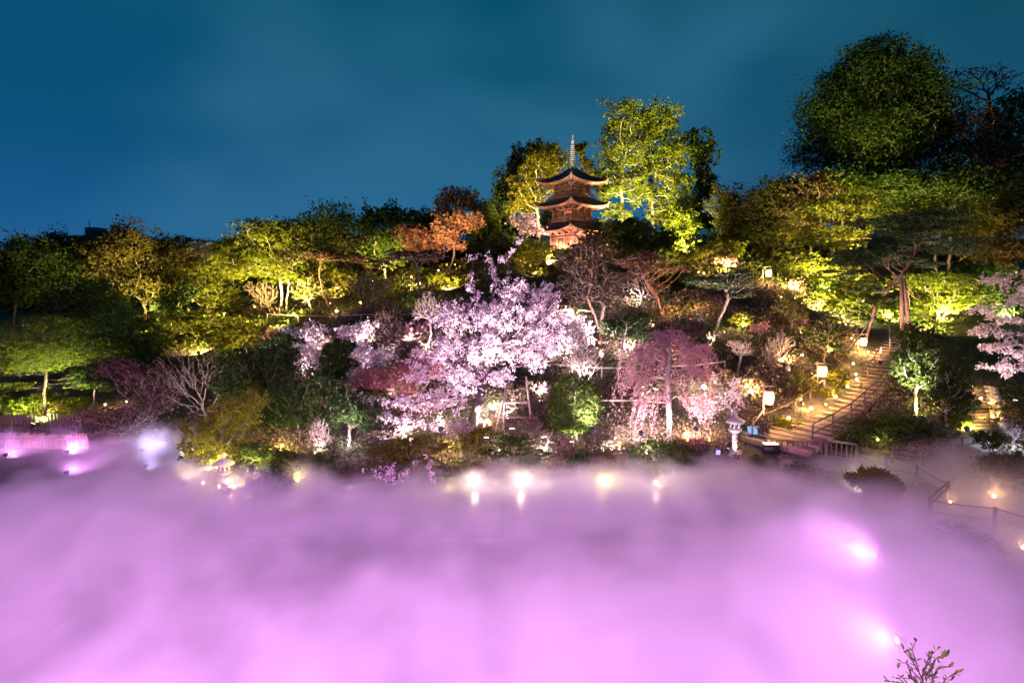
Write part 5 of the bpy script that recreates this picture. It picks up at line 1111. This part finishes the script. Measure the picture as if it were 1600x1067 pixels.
# right side
lp_ = G(1147, 712); spot(lp_ + Vector((-.9, -1.3, 0)), lp_ + Vector((0, 0, 1.2)), WHITE, 260, 'white lamp on the pond edge facing the tall stone lantern', 90, dz=.5)
for x, y, ax, ay, az, lab in [(-15.2, 25.6, -15.5, 30, 3, 'warm waterline lamp facing the airy olive thicket'), (-12.6, 24.6, -13, 29, 3, 'warm waterline lamp right of the airy olive thicket'), (-17.6, 29.5, -18, 34, 3, 'warm waterline lamp facing the crooked thorn tree')]:
    spot(Vector((x, y, 0)), (ax, ay, az), (1, .78, .42), 260, lab, 120, dz=.5)
pg_ = G(1425, 700); spot(pg_, P3(1410, 390, 45), WHITE, 20000, 'white floodlight by the path aimed at the great leaning pine', 40, dz=1.5)
up(1440, 665, 1440, 600, YEL, 200, 'yellow-green lamp at the cloud-clipped tree', 120)
up(1510, 682, 1495, 640, YEL, 450, 'bright lime lamp beside the narrow steps', 130)
up(1560, 660, 1560, 520, PINK, 700, 'mauve floodlight under the right-edge cherry', 120)
up(1585, 640, 1580, 470, PINK, 400, 'mauve floodlight behind the right-edge cherry', 110)
up(1590, 722, 1583, 680, (.6, .7, 1), 250, 'blue-white lamp on the ground at the right edge', 140)
# visible small globes:  u, v, colour, power, label
for u, v, col, pw, r, lab in [
 (655, 447, WARM, 120, .2, 'brightest globe lamp of the cluster beside the mauve umbrella tree'), (643, 437, WARM, 60, .17, 'upper left globe lamp of the cluster beside the mauve umbrella tree'), (641, 454, WARM, 60, .17, 'lowest globe lamp of the cluster beside the mauve umbrella tree'),
 (582, 442, WARM, 60, .15, 'globe lamp at the foot of the lime green maple'), (563, 478, WARM, 90, .17, 'globe lamp right of the orange-lit curved trunk'), (516, 479, WARM, 50, .11, 'tiny globe lamp above the foot of the orange-lit curved trunk'),
 (526, 491, WARM, 220, .17, 'bright globe lamp at the foot of the orange-lit curved trunk'), (430, 493, WARM, 60, .13, 'globe lamp left of the great forked trunk'), (398, 484, WARM, 70, .12, 'globe lamp on the slope left of the reddish leafless shrub'), (685, 426, WARM, 60, .14, 'globe lamp high on the brow above the yellow bush'),
 (1251, 525, WARM, 40, .13, 'globe lamp above the notice board on the amber slope'), (1253, 563, WARM, 60, .12, 'globe lamp on a tall stake mid amber slope'), (1330, 537, WARM, 40, .11, 'globe lamp left of the third paper lantern'), (1356, 557, WARM, 40, .1, 'globe lamp at the edge of the upper stairs'),
 (1333, 576, WARM, 50, .1, 'upper globe lamp of the trio beside the middle stairs'), (1337, 592, WARM, 50, .1, 'middle globe lamp of the trio beside the middle stairs'), (1338, 600, WARM, 60, .1, 'lowest globe lamp of the trio beside the middle stairs'), (1324, 612, WARM, 60, .1, 'globe lamp just above the middle of the left handrail'),
 (1305, 628, WARM, 90, .12, 'lamp low among stones at the middle of the left handrail'), (1267, 646, WARM, 110, .13, 'lamp low among stones near the bottom of the long stairs'), (1232, 662, WARM, 90, .11, 'lamp low in amber bushes at the bottom of the long stairs'), (1290, 640, WARM, 40, .08, 'tiny lamp between two stair-side stone lamps'),
 (1221, 470, YEL, 60, .12, 'small lamp below the high paper lantern, left'), (1243, 472, YEL, 60, .12, 'small lamp below the high paper lantern, right'), (1349, 475, WARM, 120, .2, 'lamp shining through maple leaves above the stairs'),
 (1092, 430, WARM, 60, .15, 'left of two small lamps on the brow by the yellow bush'), (1100, 431, WARM, 60, .15, 'right of two small lamps on the brow by the yellow bush'), (1135, 420, PINK, 200, .22, 'pinkish lamp under the low pink-lit cherry'),
 (1109, 696, WARM, 60, .1, 'warm globe lamp at the foot of the pink-lit brush'), (1072, 690, ORG, 80, .1, 'orange globe lamp right of the weeping cherry trunk'), (770, 645, (1, .85, .95), 500, .22, 'blinding white floodlight between the timber props'), (1100, 612, PINK, 450, .22, 'blinding pink floodlight above the floodlit pink shrub'),
 (765, 672, WARM, 40, .09, 'small warm lamp under the timber props'), (968, 706, YEL, 40, .09, 'small yellow lamp in the pale brush by the notice board'), (885, 700, YEL, 40, .09, 'small yellow lamp at the foot of the clipped round tree'),
 (1518, 612, WARM, 60, .12, 'topmost lamp on the kerb of the narrow steps'), (1532, 630, WARM, 60, .11, 'middle lamp on the kerb of the narrow steps'), (1550, 658, WARM, 80, .12, 'lowest lamp on the kerb of the narrow steps'),
 (1552, 786, WARM, 35, .09, 'bright ground lamp on the paved path'), (1484, 797, WARM, 12, .06, 'small ground lamp behind the short fence section'), (1597, 872, WARM, 12, .07, 'ground lamp at the right edge below the path fence'),
 (1545, 700, (.6, .75, 1), 60, .1, 'blue-white lamp in the glossy bush by the right fence'), (77, 656, WARM, 140, .13, 'bright warm lamp at the foot of the left maple'), (165, 640, WARM, 40, .08, 'warm lamp beside the thick dark trunk'), (198, 634, WARM, 30, .07, 'faint warm lamp right of the thick dark trunk'),
 (465, 772, YEL, 60, .09, 'yellow lamp at the foot of the smaller yellow-lit bush'), (388, 784, YEL, 70, .09, 'yellow lamp at the foot of the bright bush on the left point'), (362, 786, WARM, 40, .07, 'warm lamp at the waterline left of the bright bush')]:
    globe(G(u, v), col, lab, r * .8, pw)
for u, v, r in [(278, 750, .08), (285, 738, .07), (305, 774, .08), (318, 766, .07), (290, 714, .06), (300, 706, .05), (337, 722, .05), (343, 770, .06), (355, 762, .05), (270, 742, .05), (327, 742, .05)]:
    p = P3(u, v, 26.5 if v > 730 else 29); z = max(H(p.x, p.y), 0) ; globe(G(u, v + 2), (1, .62, .55), 'tiny warm pond-edge lamp among the reeds of the left point', r, 7, 'tiny warm lamps along the left point', 12)
# blue accents
g_ = G(985, 742); spot(g_, g_ + Vector((0, 1.2, .5)), (.15, .45, 1), 60, 'blue lamp left of the wide dark mound', 130)
g_ = G(1120, 722); fb2 = empty('floodlight_box', g_, 'small violet glowing lamp box left of the stone lantern', 'floodlight'); MB().box((0, 0, .2), (.3, .25, .36)).build('housing', M_BLACK, fb2); MB().box((0, -.13, .22), (.22, .03, .24)).build('lens', glowmat('violet_lens', (.35, .3, 1), 2.2), fb2)
# four lamps burning in the mist along the far shore
for u, v, pw, lab in [(742, 765, 150, 'pond lamp burning in the mist, farthest left of four'), (814, 772, 240, 'largest pond lamp in the mist, below the small pine'), (940, 784, 200, 'yellowish pond lamp in the mist below the brownish shrub'), (1024, 784, 110, 'faint pond lamp in the mist below the dark mound')]:
    p = P3(u, v, 26.4); p.y = 26.4; p.z = .25
    globe(Vector((p.x, p.y, p.z - .3)), (1, .72, .50) if u != 940 else (1, .75, .3), lab, .1, pw, s=6, off=(0, -.1, .5))
# magenta floods standing in the pond, the nearest two seen in the mist
for u, v, cu, cv, col, pw, lab, sz in [
 (690, 745, 720, 560, PINK, 1700, 'pink-white shore floodlight facing the lower left boughs of the great cherry', 75), (760, 748, 770, 500, PINK, 2700, 'pink-white shore floodlight facing the heart of the great cherry', 70),
 (850, 748, 830, 520, PINK, 2500, 'pink-white shore floodlight facing the right half of the great cherry', 70), (800, 744, 790, 420, PINK, 4200, 'pink-white shore floodlight aimed at the top of the great cherry', 45),
 (925, 748, 925, 620, PINK, 1500, 'pink-white shore floodlight facing the silvery brush', 110), (1000, 748, 1000, 660, PINK, 700, 'pink-white shore floodlight left of the wide dark mound', 110),
 (1085, 745, 1080, 660, PINK, 600, 'pink-white shore floodlight right of the wide dark mound', 110), (540, 735, 540, 640, PINK, 500, 'faint pink shore floodlight facing the dark camellias', 110),
 (1170, 640, 1190, 570, WARM, 2300, 'amber lamp lighting the dry slope above the stone lantern', 140), (1225, 590, 1230, 520, WARM, 2000, 'amber lamp in the middle of the amber slope', 140), (1300, 570, 1290, 510, YEL, 400, 'yellow lamp at the young airy maple', 140),
 (1250, 655, 1270, 610, WARM, 450, 'amber lamp left of the lower handrail', 140)]: up(u, v, cu, cv, col, pw, lab, sz, dz=2.0 if v > 730 else .8)
MIST = [((11.9, 17.8, .1), (0, 16.5, .6), 1800, 'magenta flood in the mist at the right, upper of two', 150), ((9.6, 13.3, .1), (-6, 14, .6), 900, 'magenta flood in the mist at the right, lower of two', 150)]
for loc, aim, pw, lab, sz in MIST: spot(loc, aim, MAG, pw, lab, sz, dz=.75, s=.7, rad=.4, blend=1)
# the floods on the near bank that light the whole bank of mist
for loc, aim, pw, lab, sz in [((21, 3.5, .9), (19, 19, 0), 4500, 'magenta bank flood on a mast, right of the near shore', 110), ((-19, 3.5, .35), (-12, 11, 0), 10000, 'magenta bank flood on a mast, far left of the near shore', 120), ((-6, 3.2, .35), (-4, 11, 0), 9000, 'magenta bank flood on a mast, left of centre on the near shore', 125), ((8, 3.2, .35), (4, 11, 0), 8000, 'magenta bank flood on a mast, right end of the near shore', 120), ((-34, 5, .35), (-30, 20, 0), 11000, 'magenta bank flood on a mast, beyond the left end of the near shore', 110)]:
    spot(loc, aim, (.92, .36, .96), pw, lab, sz, dz=7.5, s=2.0, rad=1.2, blend=1)
# water lights under the left bank
for u, v, Y, col, pw, lab in [(105, 703, 31.7, MAG, 380, 'magenta lamp at the waterline under the log piling'), (10, 720, 31, MAG, 350, 'magenta lamp at the waterline at the left edge'), (105, 750, 28.0, MAG, 260, 'magenta lamp in the left pond mist'), (222, 695, 32, (.65, .6, 1), 500, 'blue-white lamp where the left thicket meets the water'), (228, 725, 29, (.6, .5, 1), 130, 'faint blue-white lamp in the left pond mist')]:
    p = P3(u, v, Y); spot(Vector((p.x, Y, .0)), (p.x, Y + 3, .2), col, pw * 3, lab, 160, dz=.25, s=.7, rad=.1)
# ---------------------------------------------------------------- mist over the pond
def make_mist():
    m = bpy.data.materials.new('mist'); m.use_nodes = True; t = m.node_tree; t.nodes.clear()
    at = N(t, 'ShaderNodeAttribute', attribute_name='density')
    ml = N(t, 'ShaderNodeMath', operation='MULTIPLY'); ml.inputs[1].default_value = 1.0; t.links.new(at.outputs['Fac'], ml.inputs[0])
    sc = N(t, 'ShaderNodeVolumeScatter'); sc.inputs['Color'].default_value = (0.97, 0.95, 0.98, 1); sc.inputs['Anisotropy'].default_value = 0.0
    t.links.new(ml.outputs[0], sc.inputs['Density'])
    out = N(t, 'ShaderNodeOutputMaterial'); t.links.new(sc.outputs[0], out.inputs['Volume'])
    X0, X1, Y0, Y1, Z0, Z1 = -44.0, 26.0, 5.0, 36.0, 0.0, 5.0
    g = bpy.data.node_groups.new('mist', 'GeometryNodeTree')
    g.interface.new_socket('Geometry', in_out='INPUT', socket_type='NodeSocketGeometry')
    g.interface.new_socket('Geometry', in_out='OUTPUT', socket_type='NodeSocketGeometry')
    L = g.links.new
    go = N(g, 'NodeGroupOutput'); gi = N(g, 'NodeGroupInput')
    vc = N(g, 'GeometryNodeVolumeCube'); vc.inputs['Min'].default_value = (X0, Y0, Z0); vc.inputs['Max'].default_value = (X1, Y1, Z1)
    vox = 0.26
    for k, a in (('Resolution X', X1 - X0), ('Resolution Y', Y1 - Y0), ('Resolution Z', (Z1 - Z0) * 1.3)): vc.inputs[k].default_value = int(a / vox)
    pos = N(g, 'GeometryNodeInputPosition'); sp = N(g, 'ShaderNodeSeparateXYZ'); L(pos.outputs[0], sp.inputs[0])
    def M(op, a, b=None, c=None, clamp=False):
        n = N(g, 'ShaderNodeMath', operation=op, use_clamp=clamp)
        for i, s in enumerate((a, b, c)):
            if s is None: continue
            if isinstance(s, (int, float)): n.inputs[i].default_value = s
            else: L(s, n.inputs[i])
        return n.outputs[0]
    def noise(scale, detail, sz=(1, 1, 1), off=(0, 0, 0)):
        mp = N(g, 'ShaderNodeVectorMath', operation='MULTIPLY_ADD'); L(pos.outputs[0], mp.inputs[0]); mp.inputs[1].default_value = sz; mp.inputs[2].default_value = off
        n = N(g, 'ShaderNodeTexNoise'); n.inputs['Scale'].default_value = scale; n.inputs['Detail'].default_value = detail; n.inputs['Roughness'].default_value = 0.55
        L(mp.outputs[0], n.inputs['Vector']); return n.outputs[0]
    x, y, z = sp.outputs
    big = noise(0.12, 3, (0.7, 1, 0.6)); fine = noise(0.55, 5, (1, 1, 1.4), (7, 3, 1))
    def gauss(cx, cy, rx, ry, amp):
        dx = M('DIVIDE', M('SUBTRACT', x, cx), rx); dy = M('DIVIDE', M('SUBTRACT', y, cy), ry)
        return M('MULTIPLY', M('EXPONENT', M('MULTIPLY', M('ADD', M('MULTIPLY', dx, dx), M('MULTIPLY', dy, dy)), -1.0)), amp)
    def side(v, a, k): return M('MULTIPLY', M('SUBTRACT', v, a), k, clamp=True)
    # height of the top of the bank of mist
    top = M('ADD', M('MULTIPLY', M('SUBTRACT', big, 0.5), 3.2), 1.55)
    for cx, cy, rx, ry, amp in HUMPS: top = M('ADD', top, gauss(cx, cy, rx, ry, amp))
    # thins out over the far left water and up on the banks
    top = M('ADD', top, M('MULTIPLY', M('SUBTRACT', fine, 0.5), M('ADD', 1.3, M('MULTIPLY', side(y, 22.0, .25), 1.8))))
    dz = M('SUBTRACT', top, z)
    den = M('MULTIPLY', M('MULTIPLY', dz, 0.5, clamp=True), M('ADD', M('MULTIPLY', fine, 0.9), 0.25))
    # soft ends towards the box faces and beyond the far shore
    shore = M('ADD', 29.0, M('MULTIPLY', side(M('MULTIPLY', x, -1.0), 15.0, .16), 5.4))
    fade = M('MULTIPLY', M('SUBTRACT', shore, y), 0.45, clamp=True)
    fade = M('MULTIPLY', fade, M('MULTIPLY', M('SUBTRACT', 25.5, x), 0.3, clamp=True))
    fade = M('MULTIPLY', fade, M('MULTIPLY', M('SUBTRACT', x, -43.0), 0.3, clamp=True))
    fade = M('MULTIPLY', fade, M('MULTIPLY', M('SUBTRACT', y, 5.0), 0.5, clamp=True))
    right = M('MULTIPLY', side(x, 11.5, .35), side(y, 15.5, .22)); left = M('MULTIPLY', side(M('MULTIPLY', x, -1.0), 15.0, .16), side(y, 25.0, .25))
    thin_ = M('MULTIPLY', M('SUBTRACT', 1.0, M('MULTIPLY', right, .78)), M('SUBTRACT', 1.0, M('MULTIPLY', left, .4)))
    L(M('MULTIPLY', M('MULTIPLY', M('MULTIPLY', den, fade), thin_), 1.35), vc.inputs['Density'])
    sm = N(g, 'GeometryNodeSetMaterial'); sm.inputs['Material'].default_value = m
    L(vc.outputs[0], sm.inputs[0]); L(sm.outputs[0], go.inputs[0])
    me = bpy.data.meshes.new('mist'); me.from_pydata([(0, 0, 0)], [], []); me.materials.append(m)
    o = link('mist', me); o['kind'] = 'stuff'; tag(o, 'dense pink lit mist lying over the garden pond', 'mist')
    md = o.modifiers.new('mist', 'NODES'); md.node_group = g
    return o
HUMPS = [(-29, 30.5, 8, 3.5, 1.5), (-2, 29, 24, 3.2, -1.7), (-2, 20, 9, 6, -.25), (12, 17, 4, 4, .8), (9, 12, 5, 4, .6), (4, 14, 9, 5, 0.5), (9.2, 27.4, 2.0, 1.5, 1.0), (20, 21, 6, 6, .9), (3, 25.0, 13, 1.4, .5), (-30, 30, 9, 6, -1.6)]
make_mist()
